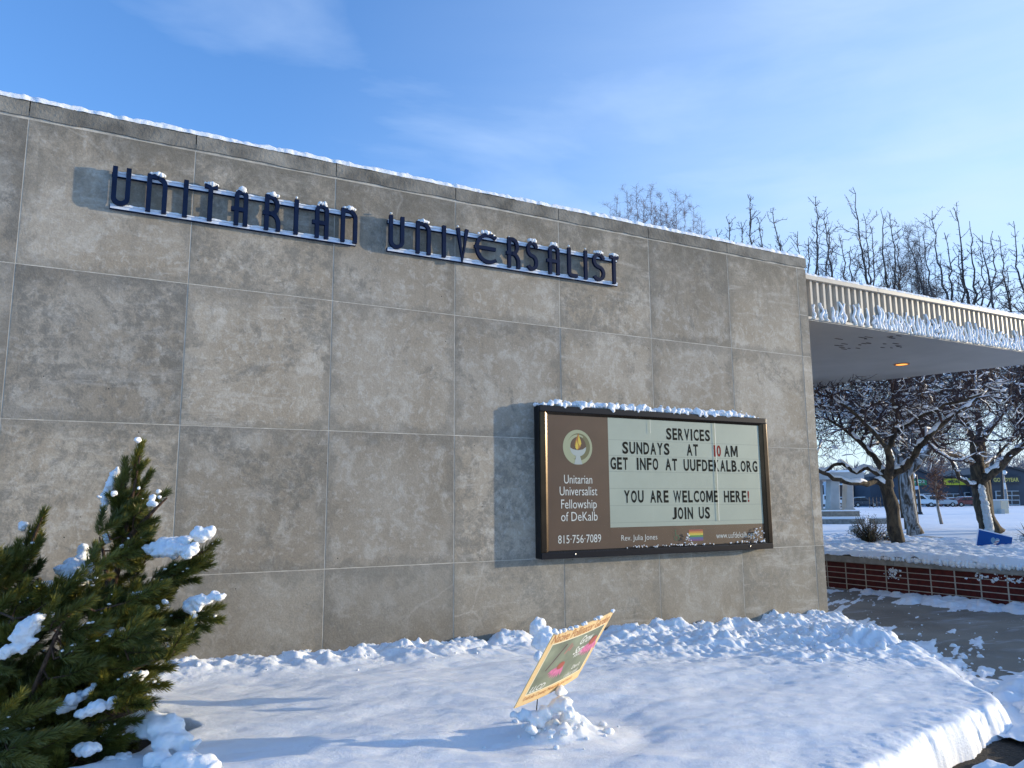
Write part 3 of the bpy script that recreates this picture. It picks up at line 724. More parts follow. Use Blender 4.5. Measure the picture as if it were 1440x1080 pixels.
# changeable letters, each its own piece
def board_text(txt, x0, x1, z0, z1, red=()):
    wd = {' ': .62, 'I': .42, '1': .55, '.': .42, '!': .42, 'M': 1.3, 'W': 1.45, 'J': .85, 'L': .85, 'E': .88, 'F': .85, 'T': .88}
    ws = [wd.get(c, 1.) for c in txt]; gap = .20; tot = sum(ws)+gap*(len(txt)-1); k = (x1-x0)/tot; x = x0
    for i, c in enumerate(txt):
        if c != ' ':
            w_ = ws[i]*k; q0, q1 = z0, z1
            a, b = (x, x+w_) if c not in 'I1.!' else (x+w_*.12, x+w_*.88)
            if c == '.': q1 = z0+(z1-z0)*.2
            if c == 'M':
                MB().add([(a+(b-a)*u, YP-.0012, q0+(q1-q0)*v) for u, v in [(0,0),(.2,0),(.2,.62),(.43,.10),(.57,.10),(.8,.62),(.8,0),(1,0),(1,1),(.75,1),(.5,.44),(.25,1),(0,1)]], [tuple(range(13))]).build('letter', LBLACK, nb); x += ws[i]*k+gap*k; continue
            text_on('letter', c, a, b, q0, q1, YP-.0012, LRED if i in red else LBLACK, nb, .016 if c in 'MW' else .030, 0)
        x += ws[i]*k+gap*k
H_ = .133
board_text('SERVICES', 5.611, 6.257, 2.276, 2.276+H_)
board_text('SUNDAYS', 5.000, 5.650, 2.104, 2.104+H_); board_text('AT', 5.900, 6.068, 2.104, 2.104+H_)
board_text('10', 6.300, 6.415, 2.102, 2.102+H_, (0, 1)); board_text('AM', 6.466, 6.677, 2.103, 2.103+H_)
board_text('GET', 4.838, 5.068, 1.934, 1.934+H_); board_text('INFO', 5.184, 5.483, 1.934, 1.934+H_)
board_text('AT', 5.584, 5.752, 1.934, 1.934+H_); board_text('UUFDEKALB.ORG', 5.845, 6.983, 1.931, 1.931+H_)
board_text('YOU', 5.005, 5.267, 1.581, 1.581+H_); board_text('ARE', 5.356, 5.611, 1.581, 1.581+H_)
board_text('WELCOME', 5.681, 6.343, 1.580, 1.580+H_); board_text('HERE!', 6.428, 6.829, 1.578, 1.578+H_, (4,))
board_text('JOIN', 5.653, 5.952, 1.396, 1.396+H_); board_text('US', 6.038, 6.204, 1.396, 1.396+H_)
yt = YP-.0012
text_on('printed_text', 'Unitarian', 4.252, 4.599, 1.783, 1.872, yt, CREAM, nb, -.004)
text_on('printed_text', 'Universalist', 4.197, 4.660, 1.662, 1.752, yt, CREAM, nb, -.004)
text_on('printed_text', 'Fellowship', 4.212, 4.649, 1.500, 1.620, yt, CREAM, nb, -.004)
text_on('printed_text', 'of DeKalb', 4.209, 4.656, 1.402, 1.495, yt, CREAM, nb, -.004)
text_on('printed_text', '815\u00b7756\u00b77089', 4.169, 4.694, 1.180, 1.262, yt, CREAM, nb, -.004)
text_on('printed_text', 'Rev. Julia Jones', 4.954, 5.434, 1.168, 1.243, yt, CREAM, nb, -.008)
text_on('printed_text', 'www.uufdekalb.org', 6.283, 6.880, 1.152, 1.238, yt, CREAM, nb, -.008)
def flat(name, pts, y, mat, parent=nb): 
    n = len(pts); return MB().add([(p[0], y, p[1]) for p in pts], [tuple(range(n))]).build(name, mat, parent)
def disc(cx, cz, r, n=40): return [(cx+r*math.cos(a), cz+r*math.sin(a)) for a in np.linspace(0, 2*math.pi, n, endpoint=False)]
def annulus(name, cx, cz, r1, r0, a0, a1, y, mat, ox=0, oz=0):
    n = 40; V = []; F = []
    for i in range(n+1):
        a = rad(a0+(a1-a0)*i/n); V += [(cx+r1*math.cos(a), y, cz+r1*math.sin(a)), (cx+ox+r0*math.cos(a), y, cz+oz+r0*math.sin(a))]
    for i in range(n): F.append((2*i, 2*i+1, 2*i+3, 2*i+2))
    return MB().add(V, F).build(name, mat, nb)
LX, LZ = 4.427, 2.160
OL1 = M('logo_pale_olive', (.40, .40, .24), .5); OL2 = M('logo_dark_olive', (.165, .150, .065), .5); OLG = M('logo_grey_white', (.44, .46, .42), .5)
FY = M('flame_yellow', (.72, .50, .06), .5); FO = M('flame_orange', (.42, .16, .03), .5)
flat('emblem_disc', disc(LX, LZ, .182), yt+.0006, OL1); flat('emblem_disc', disc(LX+.012, LZ+.004, .142), yt+.0003, OL2)
annulus('emblem_ring', LX, LZ, .132, .108, 60, 250, yt, OL1, .016, .004)
flat('emblem_disc', disc(LX+.006, LZ+.01, .098), yt-.0003, BROWN)
bowl = [(LX-.098, LZ-.002)]+[(LX+.003+.10*math.cos(rad(a)), LZ-.004+.092*math.sin(rad(a))) for a in range(180, 361, 15)]+[(LX+.103, LZ+.004), (LX+.06, LZ-.022), (LX, LZ-.032), (LX-.06, LZ-.022)]
flat('emblem_chalice', bowl, yt-.0006, OLG)
flat('emblem_chalice', [(LX-.022, LZ-.09), (LX+.026, LZ-.09), (LX+.052, LZ-.178), (LX-.046, LZ-.178)], yt-.0007, OLG)
def flame(cx, cz, w_, h, lean): return [(cx, cz), (cx-w_*.8, cz+h*.25), (cx-w_*.7+lean*.3, cz+h*.5), (cx+lean, cz+h), (cx+w_*.75+lean*.4, cz+h*.5), (cx+w_*.8, cz+h*.22)]
flat('emblem_flame', flame(LX, LZ-.03, .048, .178, .01), yt-.0008, FO); flat('emblem_flame', flame(LX-.012, LZ-.028, .024, .10, -.0), yt-.0010, FY)
flat('emblem_flame', flame(LX+.026, LZ+.012, .024, .115, -.014), yt-.0011, FY)
for i, c in enumerate([(.38, .07, .04), (.62, .26, .04), (.66, .50, .06), (.06, .24, .06), (.05, .09, .26), (.13, .05, .20)]):
    z1 = 1.279-i*.0205; flat('flag_stripe', [(5.880, z1-.0205), (6.086, z1-.0205), (6.086, z1), (5.880, z1)], yt, M('flag_%d' % i, c, .5))
WG = M('access_green', (.045, .11, .05), .5)
annulus('access_symbol', 5.700, 1.200, .034, .025, 150, 400, yt, WG)
flat('access_symbol', disc(5.690, 1.277, .010, 12), yt, WG); flat('access_symbol', [(5.683, 1.262), (5.697, 1.262), (5.701, 1.222), (5.688, 1.222)], yt, WG)
flat('access_symbol', [(5.690, 1.228), (5.732, 1.226), (5.748, 1.180), (5.738, 1.177), (5.722, 1.216), (5.690, 1.217)], yt-.0001, WG)
gm = bpy.data.materials.new('clear_sheet'); gm.use_nodes = True; n = gm.node_tree.nodes; n.clear()
o_ = n.new('ShaderNodeOutputMaterial'); t_ = n.new('ShaderNodeBsdfTransparent'); t_.inputs[0].default_value = (.95, .96, .95, 1); g_ = n.new('ShaderNodeBsdfGlossy'); g_.inputs['Roughness'].default_value = .12
f_ = n.new('ShaderNodeMath'); f_.operation = 'POWER'; f_.inputs[1].default_value = 5.; lw_ = n.new('ShaderNodeLayerWeight'); x_ = n.new('ShaderNodeMixShader'); l_ = gm.node_tree.links.new
l_(lw_.outputs['Facing'], f_.inputs[0]); l_(f_.outputs[0], x_.inputs[0]); l_(t_.outputs[0], x_.inputs[1]); l_(g_.outputs[0], x_.inputs[2]); l_(x_.outputs[0], o_.inputs[0])
SEAM = M('sheet_edge_glint', (.66, .64, .52), .3)  # pale tone carries the sun's reflection along the sheet seams
for a, b in ((IX0-.005, 5.380), (5.384, 6.330), (6.334, IX1+.005)):
    MB().add([(a, YF-.0005, IZ0-.005), (b, YF-.0005, IZ0-.005), (b, YF-.0005, IZ1+.005), (a, YF-.0005, IZ1+.005)], [(0, 1, 2, 3)]).build('clear_sheet', gm, nb)
MB().box((6.322, YF-.0018, IZ0+.26), (6.334, YF-.0007, IZ1)).build('sheet_edge', SEAM, nb)
MB().box((5.378, YF-.0018, 2.34), (5.384, YF-.0007, IZ1)).build('sheet_edge', SEAM, nb)
for xx in (4.36, 6.78):
    mb = MB(); lump(mb, (xx, YF-.013, SZ0+.035), .011, 3, (1, .5, 1), .05); mb.build('lock', M('steel_lock', (.6, .6, .6), .3, .9), nb, smooth=True)
# snow along the top and caught at the bottom of the face
mb = MB(); rs_ = random.Random(3)
for k in range(230):
    u = rs_.random(); x = SX0-.02+u*(SX1-SX0-.02); prof = min(1, u*9+.35)*min(1, (1-u)*7+.1)
    r = rs_.uniform(.018, .038)*prof; z = SZ1+rs_.uniform(.0, .045)*prof
    lump(mb, (x, WY-.065+rs_.uniform(-.045, .04), z), r+.006, k+50, (1.0, 1, 1.0), .55)
for k in range(26):
    u = rs_.random(); lump(mb, (SX0+.05+u*3.0, WY-.07+rs_.uniform(-.03, .03), SZ1+.06+rs_.uniform(0, .025)), rs_.uniform(.008, .018), k+700, (1.5, 1, .7), .6)
tag(melt(mb.build('board_top_snow', SNOW, nb, smooth=True), .007, 1, .012, .03), kind='stuff')
mb = MB()
for k in range(120):
    u = rs_.random()
    x = (rs_.gauss(6.90, .09) if u < .38 else rs_.gauss(5.86, .04) if u < .55 else rs_.uniform(5.0, 7.0)); x = min(max(x, 4.95), 7.02)
    hh = .16*math.exp(-((x-6.92)/.13)**2)+.11*math.exp(-((x-5.86)/.05)**2)+.022
    lump(mb, (x, YF-.010, IZ0+rs_.random()**1.6*hh), rs_.uniform(.004, .0115), k+900, (1, .6, 1), .5, 1)
tag(mb.build('board_face_snow', SNOW, nb, smooth=True), kind='stuff')

# ------------------------------------------------------------------ GARDEN SIGN
gx = np.array([.898, .435, .065]); gz_ = np.array([.195, -.527, .827]); gx /= np.linalg.norm(gx); gz_ -= gx*(gx@gz_); gz_ /= np.linalg.norm(gz_); gn = np.cross(gz_, gx)
if gn[1] > 0: gn = -gn                                              # faces the viewer
gc = EYE+(np.array([2.228, 3.54, .798])-EYE)*1.10; GW, GH = .61, .46
def gp(U, V, d=0.): 
    U = np.asarray(U, float)*1.1; V = np.asarray(V, float)*1.1; bow = .013*(1-(2*U/GW/1.1)**2)
    return gc+np.multiply.outer(U, gx)+np.multiply.outer(V, gz_)+np.multiply.outer(bow+d, gn)
gs = thing('garden_sign', 'leaning yellow bordered garden lawn sign with pink coneflowers in the snow', 'lawn sign', (2.2, 3.6, .3))
def gquad(name, u0, u1, v0, v1, mat, d, thick=0):
    n = 12; us = np.linspace(u0, u1, n+1); V = np.concatenate([gp(us, np.full(n+1, v0), d), gp(us, np.full(n+1, v1), d)]); Fq = [(i, i+1, n+2+i, n+1+i) for i in range(n)]
    V = V.tolist()
    if thick:
        V2 = np.concatenate([gp(us, np.full(n+1, v0), d-thick), gp(us, np.full(n+1, v1), d-thick)]).tolist(); k = len(V)
        Fq += [(k+i, k+n+1+i, k+n+2+i, k+i+1) for i in range(n)]+[(i, k+i, k+i+1, i+1) for i in range(n)]+[(n+1+i, n+2+i, k+n+2+i, k+n+1+i) for i in range(n)]+[(0, n+1, k+n+1, k), (n, k+n, k+2*n+1, 2*n+1)]
        V += V2
    return MB().add(V, Fq).build(name, mat, gs)
gquad('sign_board', -GW/2, GW/2, -GH/2, GH/2, M('yellow_border', (.78, .55, .26), .55), 0, .005)
gquad('picture_panel', -GW/2+.045, GW/2-.045, -GH/2+.075, GH/2-.075, M('green_picture', (.20, .225, .15), .5, var=.35, vscale=7), .0006)
gquad('border_line', -GW/2+.038, GW/2-.038, -GH/2+.068, GH/2-.068, M('pale_border', (.82, .74, .52), .5), .0003)
RUST = M('rust_print', (.50, .20, .06), .5); PINK = M('coneflower_pink', (.58, .16, .30), .5, var=.25, vscale=50); CONE = M('coneflower_cone', (.38, .09, .05), .5); WHT = M('white_print', (.78, .78, .74), .5)
def gt(name, txt, u0, u1, v0, v1, mat, bold=0., shear=0.): return text_on(name, txt, u0, u1, v0, v1, 0, mat, gs, bold, plane=lambda U, V: gp(U+(V-v0)*shear, V, .0009))
gt('printed_text', 'Native Pollinator Garden', -.285, .285, .166, .222, RUST, .004); gt('printed_text', 'DeKalb County Monarchs and more', -.26, .20, -.205, -.172, RUST)
gt('printed_text', 'Grow', .035, .165, .080, .138, WHT, .01, .2); gt('printed_text', 'Some', .025, .150, .018, .070, WHT, .01, .2); gt('printed_text', 'seeds', .05, .13, -.005, .022, WHT, 0, .2)
gt('printed_text', "Don't", .115, .20, -.105, -.075, WHT, .01); gt('printed_text', 'collect seeds', .07, .215, -.148, -.118, WHT); gt('printed_text', 'LLCD', -.245, -.125, -.150, -.112, WHT, .012, .3)
def gpoly(name, pts, mat, d=.0012): 
    P = np.array(pts); return MB().add(gp(P[:, 0], P[:, 1], d).tolist(), [tuple(range(len(pts)))]).build(name, mat, gs)
for (cu, cv, sz, ang) in ((.205, .06, 1.15, -100), (-.055, -.03, .95, -118)):
    for k in range(7):
        a = rad(ang+(k-3)*15); L1 = .085*sz; w_ = .012*sz; dx, dy = math.cos(a), math.sin(a); bx = cu+(k-3)*.009*sz
        gpoly('petal', [(bx-w_*dy*.4, cv+w_*dx*.4), (bx+dx*L1*.6-w_*dy, cv+dy*L1*.6+w_*dx), (bx+dx*L1, cv+dy*L1), (bx+dx*L1*.6+w_*dy, cv+dy*L1*.6-w_*dx), (bx+w_*dy*.4, cv-w_*dx*.4)], PINK, .0010+k*.0001)
    gpoly('flower_cone', [(cu+.036*sz*math.cos(t), cv+.006+.026*sz*math.sin(t)) for t in np.linspace(0, 6.28, 14)[:-1]], CONE, .0020)
BT = M('dark_stem', (.10, .05, .05), .6)
gpoly('stem_print', [(-.20, -.02), (-.19, -.025), (-.105, .125), (-.115, .13)], BT); gpoly('petal', [(-.09, .06), (-.08, .055), (-.05, .12), (-.062, .12)], M('dull_pink', (.45, .16, .14), .5)); gpoly('petal', [(-.06, .07), (-.045, .07), (-.03, .10), (-.04, .105)], M('dull_pink', (.45, .16, .14), .5))
for u in (-.10, .12):
    p = gp(u, -GH/2+.08, -.006); q = gp(u, -GH/2, -.008); e = np.array([q[0]-.012, q[1]+.03, .25])
    MB().tube([p, q, e], .0032, 6).build('wire_stake', M('wire_steel', (.05, .05, .05), .5, .7), gs)
mb = MB()
for k in range(26):
    u = rs_.uniform(-.29, .16); p = gp(u, GH/2+.004, -.004); lump(mb, p, rs_.uniform(.007, .014), k+60, (1.3, .9, .8), .4)
lump(mb, gp(-GW/2+.01, GH/2+.01, -.01), .016, 5); lump(mb, gp(GW/2-.02, GH/2+.003, -.004), .012, 6); lump(mb, gp(GW/2-.005, GH/2+.003, -.004), .009, 7)
tag(mb.build('sign_snow', SNOW, gs, smooth=True), kind='stuff')
mb = MB(); rs_ = random.Random(8)
for (px, py, r) in [(768, 1000, .05), (792, 985, .055), (790, 968, .036), (738, 1003, .038), (757, 1008, .045), (804, 1000, .04), (746, 1022, .03), (795, 1024, .026), (776, 1030, .022), (815, 1020, .018), (724, 1003, .022), (780, 990, .045)]:
    p = at(px, py, 4.64-.14*(py-990)/40)
    for j in range(3): lump(mb, p+np.array([rs_.uniform(-.02, .02), rs_.uniform(-.02, .02), rs_.uniform(-.03, .006)]), r*rs_.uniform(.6, .95), int(px*10+j), (1, 1, .85), .45, 3)
for (px, py, d, r) in [(757, 880, 5.75, .055), (768, 893, 5.75, .06), (750, 886, 5.75, .03), (762, 905, 5.72, .07), (758, 925, 5.5, .04)]:
    lump(mb, at(px, py, d), r, int(px), (1, 1, 1), .5, 3)
tag(melt(mb.build('snow_heap', SNOW, smooth=True), .009, 2, .022, .04), kind='stuff', label='heap of loose snow clods round the leaning lawn sign', cat='snow')

#__PART2__
# ------------------------------------------------------------------ BRICK PLANTER
PXW = 12.10
pl = thing('brick_planter', 'low red brick planter wall with concrete coping and snow beside the wet pavement', 'planter', (PXW, 8, 0))
MB().box((PXW-.0015, 1.0, -.05), (PXW+.30, 13.6, .478)).build('mortar_wall', M('planter_mortar', (.40, .36, .30), .9, var=.2, vscale=8), pl)
BL, BH = .405, .0955
bm_ = MB().box((0, .0125, .0065), (.05, BL-.0125, BH-.0065)).build('brick', BRICK, mesh_only=True)
for i in range(-2, 28):
    for j in range(5):
        o = put(bpy.data.objects.new('brick', bm_), pl); rr = random.Random(i*7+j)
        o.location = (PXW-.004+rr.uniform(-.0015, .0015), 1.95+i*BL+.055, .0+j*BH)
y = 1.2
while y < 13.4:
    bevel(MB().box((PXW-.045, y, .480), (PXW+.34, y+1.496, .598)).build('coping_stone', CAPC, pl), .008); y += 1.5
def cap_h(X, Y):
    e = X-(PXW-.05); t = sstep(11.6, 8.3, Y+.5*fbm(Y*1.2, X*0, 3, 5))     # thick to the right, thin beside the big wall
    h = .598+(.018+.105*t)*(1+.35*fbm(X*6, Y*6, 4, 81))
    h = .596+(h-.596)*sstep(-.03+.05*(1-t), .14, e+.05*fbm(Y*7, X*4, 3, 82)+.02*t)**.6
    far = sstep(.25, .5, e); h = h*(1-far)+far*(.648+.05*fbm(X*1.6, Y*1.6, 4, 83)+.07*np.abs(fbm(X*3.5, Y*3.5, 5, 84, .6)))
    h = h+.10*np.exp(-((X-PXW-10.2)**2+(Y-15.2)**2)/1.6)
    return h
grid('planter_snow', PXW-.075, 18.2, 1.2, 14.5, .035, cap_h, SNOW, keep=lambda X, Y, Z: Z > .600)
mb = MB(); rs_ = random.Random(6)
y = 1.2
while y < 9.4:                                                     # snow hanging over the coping edge
    t = max(0, min(1, (9.6-y)/1.8)); r = rs_.uniform(.03, .052)*(.4+.6*t)
    lump(mb, (PXW-.052+rs_.uniform(-.012, .01), y, .605-r*.30*t), r, int(y*1000), (.75, 1.2, 1.25), .35); y += rs_.uniform(.035, .075)
for k in range(230):                                               # snow blown on the brick face
    y = rs_.choice([rs_.gauss(6.9, .28), rs_.gauss(6.1, .18), rs_.gauss(8.75, .07), rs_.gauss(5.2, .5)]); z = rs_.gauss(.415, .035) if y < 8 else rs_.uniform(.26, .44)
    if z > .47: continue
    lump(mb, (PXW-.006, y, z), rs_.uniform(.008, .022), k, (.5, 1.6, .9), .5, 1)
tag(mb.build('planter_face_snow', SNOW, pl, smooth=True), kind='stuff')
# low kerb and slab ends seen beyond the planter
MB().box((18.2, 6, .2), (18.34, 16.2, .60)).build('planter_kerb', CAPC, pl)
MB().box((18.19, 6, .602), (18.36, 16.2, .65)).build('kerb_snow', SNOW, pl)

# ------------------------------------------------------------------ TREES
def perp(d, rn):
    a = rn.normal(size=3); a -= d*(a@d); return a/np.linalg.norm(a)
def unit(v): return v/(np.linalg.norm(v)+1e-9)
def wander(p, d, L_, n, rn, wob, up=0.):
    pts = [p]; d = unit(d)
    for i in range(n):
        d = unit(d+rn.normal(size=3)*wob+np.array([0, 0, up])); p = p+d*L_/n; pts.append(p)
    return pts
def taper(r0, r1, n): return list(np.linspace(r0, r1, n))
def add_snow(mb, pts, rs, rn, prob=1., thick=1.3, mn_=.012):
    """snow lying on top of a flattish limb, in broken runs"""
    on = []
    for i in range(len(pts)):
        j = min(i, len(pts)-2); d = unit(pts[j+1]-pts[j]); flat_ = math.sqrt(max(0, 1-d[2]**2))
        on.append(flat_ > .55 and rn.random() < prob)
    i = 0
    while i < len(pts):
        if on[i]:
            j = i
            while j+1 < len(pts) and on[j+1]: j += 1
            if j > i:
                P = [pts[k]+np.array([0, 0, rs[k]*.75+mn_*.4]) for k in range(i, j+1)]; R_ = [(rs[k]*thick*.55+mn_)*rn.uniform(.75, 1.25) for k in range(i, j+1)]
                R_[0] *= .4; R_[-1] *= .4; P = [p+rn.normal(size=3)*.25*r for p, r in zip(P, R_)]; mb.tube(P, R_, 4 if rs[i] < .03 else 7, rs[i] >= .03)
            i = j+1
        else: i += 1
def crab_tree(label, trunks, limbs, crown, seed, snowp=.6, zmin=2.2, bark=BARK, dens=1.0, group=None):
    """trunks and limbs are explicit polylines; twigs grow from the limbs into a wide flat crown"""
    base = trunks[0][0][0]
    t = thing('crabapple_tree', label, 'tree', tuple(base), group); rn = np.random.default_rng(seed)
    for pts, r0, r1 in trunks: 
        n = len(pts); P = []
        for i in range(n-1):
            for q in range(4): P.append(pts[i]*(1-q/4)+pts[i+1]*q/4)
        P.append(pts[-1]); m_ = len(P); RR = [(r0*(1-i/(m_-1))+r1*i/(m_-1))*(1+.10*rn.normal()*(.6)) for i in range(m_)]; RR[0] *= 1.25
        MB().tube(P, RR, 12).build('trunk', bark, t, smooth=True)
    snow = MB(); lim = MB(); src = []
    for pts, r0, r1 in limbs:
        P = []
        for i in range(len(pts)-1):
            for q in range(3): P.append(pts[i]*(1-q/3)+pts[i+1]*q/3+rn.normal(size=3)*.012)
        P.append(pts[-1]); R_ = taper(r0, r1, len(P)); MB().tube(P, R_, 8).build('limb', bark, t, smooth=True)
        add_snow(snow, P, R_, rn, .93, 1.25, .02)
        src += [(P[i], unit(P[i]-P[i-1]), R_[i]) for i in range(len(P)//3, len(P))]
    c0, rx, rz = crown; tw = MB(); cnt = 0
    def inside(p): q = p-c0; return (q[0]**2+q[1]**2)/rx**2+(q[2]/rz)**2 < 1 and p[2] > zmin
    # second-order branches reach for random spots of the crown
    tips = []
    for k in range(int(62*dens)):
        for _ in range(30):
            q = rn.uniform(-1, 1, 3); tgt = c0+q*np.array([rx, rx, rz])
            if inside(tgt): break
        s = min(src, key=lambda s: np.linalg.norm(s[0]-tgt)*(1+.3*rn.random())+ (.8 if s[0][2] > tgt[2]+.3 else 0))
        p, d0, r = s; D_ = tgt-p; Ld = np.linalg.norm(D_); n = max(3, int(Ld/.28)); pts = [p]; pv = rn.normal(size=3)*.12*Ld
        for i in range(1, n+1):
            f = i/n; pts.append(p+D_*f+pv*math.sin(f*3.14)+np.array([0, 0, .18*Ld*math.sin(f*3.14)])+rn.normal(size=3)*.035)
        R_ = taper(min(r*.7, .035), .009, n+1); tw.tube(pts, R_, 4, False); add_snow(snow, pts, R_, rn, snowp, 1.2, .014)
        for i in range(1, n+1): tips.append((pts[i], unit(pts[i]-pts[i-1]), R_[i]))
    t2 = []
    for p, d, r in tips:
        for k in range(int(rn.integers(2, 4)*dens+.5)):
            dd = unit(d*.5+perp(d, rn)*.9+np.array([0, 0, .12])); Ll = rn.uniform(.35, .8); pts = wander(p, dd, Ll, 4, rn, .22, -.02)
            R_ = taper(min(r*.7, .010), .0045, 5); tw.tube(pts, R_, 4, False); add_snow(snow, pts, R_, rn, snowp*.75, 1.1, .010)
            t2 += [(pts[i], unit(pts[i]-pts[i-1])) for i in (1, 2, 3, 4)]
    for p, d in t2:
        for k in range(rn.integers(1, 4)):
            dd = unit(d*.4+perp(d, rn)+np.array([0, 0, .1])); pts = wander(p, dd, rn.uniform(.12, .38), 2, rn, .3, 0)
            tw.tube(pts, [.0055, .0045, .0035], 3, False)
            if rn.random() < snowp*.16: add_snow(snow, pts, [.004]*3, rn, 1, 1.2, .011)
            if rn.random() < snowp*.13: lump(snow, pts[0], rn.uniform(.02, .05), int(rn.integers(99999)), (1.3, 1.3, .6), .4, 1)
    tag(tw.build('twigs', TWIG, t), kind='stuff'); tag(snow.build('snow_cover', SNOW, t, smooth=True), kind='stuff')
    return t
A = at
# nearest crabapple (the forked one)
T1 = [([gz(1260, 17.0, .55), A(1258, 745, 17), A(1255, 715, 17), A(1247, 688, 17), A(1246, 668, 17)], .150, .135)]
L1 = [([A(1247, 684, 17), A(1232, 676, 16.9), A(1218, 680, 16.7), A(1196, 679, 16.5), A(1172, 673, 16.4), A(1150, 662, 16.3), A(1138, 650, 16.2)], .075, .03),
      ([A(1246, 672, 17), A(1238, 668, 17.2), A(1220, 656, 17.3), A(1205, 664, 17.4), A(1188, 654, 17.5), A(1177, 651, 17.5), A(1165, 662, 17.6), A(1150, 662, 17.7), A(1136, 655, 17.8)], .065, .022),
      ([A(1248, 672, 17), A(1252, 650, 16.8), A(1248, 630, 16.6), A(1258, 612, 16.5), A(1262, 590, 16.3), A(1255, 560, 16)], .10, .03),
      ([A(1252, 668, 17), A(1275, 655, 16.8), A(1290, 632, 16.6), A(1306, 612, 16.4), A(1335, 588, 16.2), A(1375, 560, 16)], .10, .03),
      ([A(1247, 668, 17), A(1233, 648, 17.2), A(1215, 628, 17.4), A(1196, 610, 17.5), A(1165, 590, 17.6)], .08, .025),
      ([A(1262, 605, 16.5), A(1290, 590, 16), A(1330, 570, 15.6), A(1380, 555, 15.2)], .05, .02),
      ([A(1248, 632, 16.6), A(1225, 605, 16.2), A(1195, 575, 16), A(1170, 560, 16)], .05, .02)]
crab_tree('snow-dusted crabapple tree with forked trunk at the planter edge, nearest the concrete wall', T1, L1, (A(1262, 572, 17), 3.0, 1.55), 5, .68, 2.55, dens=1.0)
# its neighbour: a stout trunk plastered with snow, seen just behind
SB = bark_mat('snow_plastered_bark', (.045, .034, .022), (.34, .355, .37), 9)
T2 = [([gz(1283, 22.5, .6), A(1279, 720, 22.5), A(1275, 690, 22.5), A(1272, 662, 22.5)], .185, .15)]
L2 = [([A(1273, 668, 22.5), A(1292, 648, 22.3), A(1312, 625, 22), A(1325, 600, 21.8), A(1350, 575, 21.5)], .14, .05),
      ([A(1272, 665, 22.5), A(1262, 640, 22.6), A(1240, 610, 22.8), A(1215, 580, 23)], .12, .04),
      ([A(1272, 664, 22.5), A(1278, 630, 22.6), A(1285, 590, 22.8), A(1290, 545, 23)], .12, .05)]
crab_tree('stout crabapple tree with snow plastered trunk behind the forked one', T2, L2, (A(1272, 560, 22.5), 4.6, 2.0), 6, .45, 3.0, bark=SB, dens=.7)
T3 = [([gz(1392, 26, .45), A(1386, 728, 26), A(1380, 700, 26), A(1376, 672, 26), A(1374, 650, 26), A(1372, 625, 26)], .30, .20)]
L3 = [([A(1377, 676, 26), A(1392, 668, 25.6), A(1408, 655, 25.3), A(1422, 640, 25), A(1434, 630, 24.8), A(1450, 620, 24.5)], .16, .09),
      ([A(1376, 682, 26), A(1362, 680, 25.8), A(1348, 672, 25.6), A(1343, 658, 25.4), A(1336, 645, 25.2), A(1322, 636, 25)], .085, .035),
      ([A(1374, 655, 26), A(1360, 648, 25.8), A(1342, 640, 25.5), A(1318, 636, 25), A(1300, 630, 24.5)], .09, .04),
      ([A(1375, 664, 26), A(1388, 650, 26.2), A(1402, 640, 26.4), A(1420, 622, 26.6)], .08, .04),
      ([A(1372, 628, 26), A(1360, 600, 26), A(1340, 575, 26)], .14, .05), ([A(1372, 628, 26), A(1395, 600, 26), A(1420, 570, 26)], .14, .05)]
crab_tree('wide crabapple tree with a white streak of snow down its trunk, at the right edge', T3, L3, (A(1390, 572, 25), 5.6, 2.3), 7, .45, 3.55, dens=1.25)
mb = MB()
for k in range(34):
    f = k/33; lump(mb, A(1392-12*f+(k % 3-1)*1.0, 745-60*f, 25.76+.03*(k % 2)), .155-.06*f, k+7, (.9, .8, 1.1), .35); tag(mb.build('snow_streak', SNOW, bpy.data.objects['crabapple_tree.002'], smooth=True), kind='stuff')

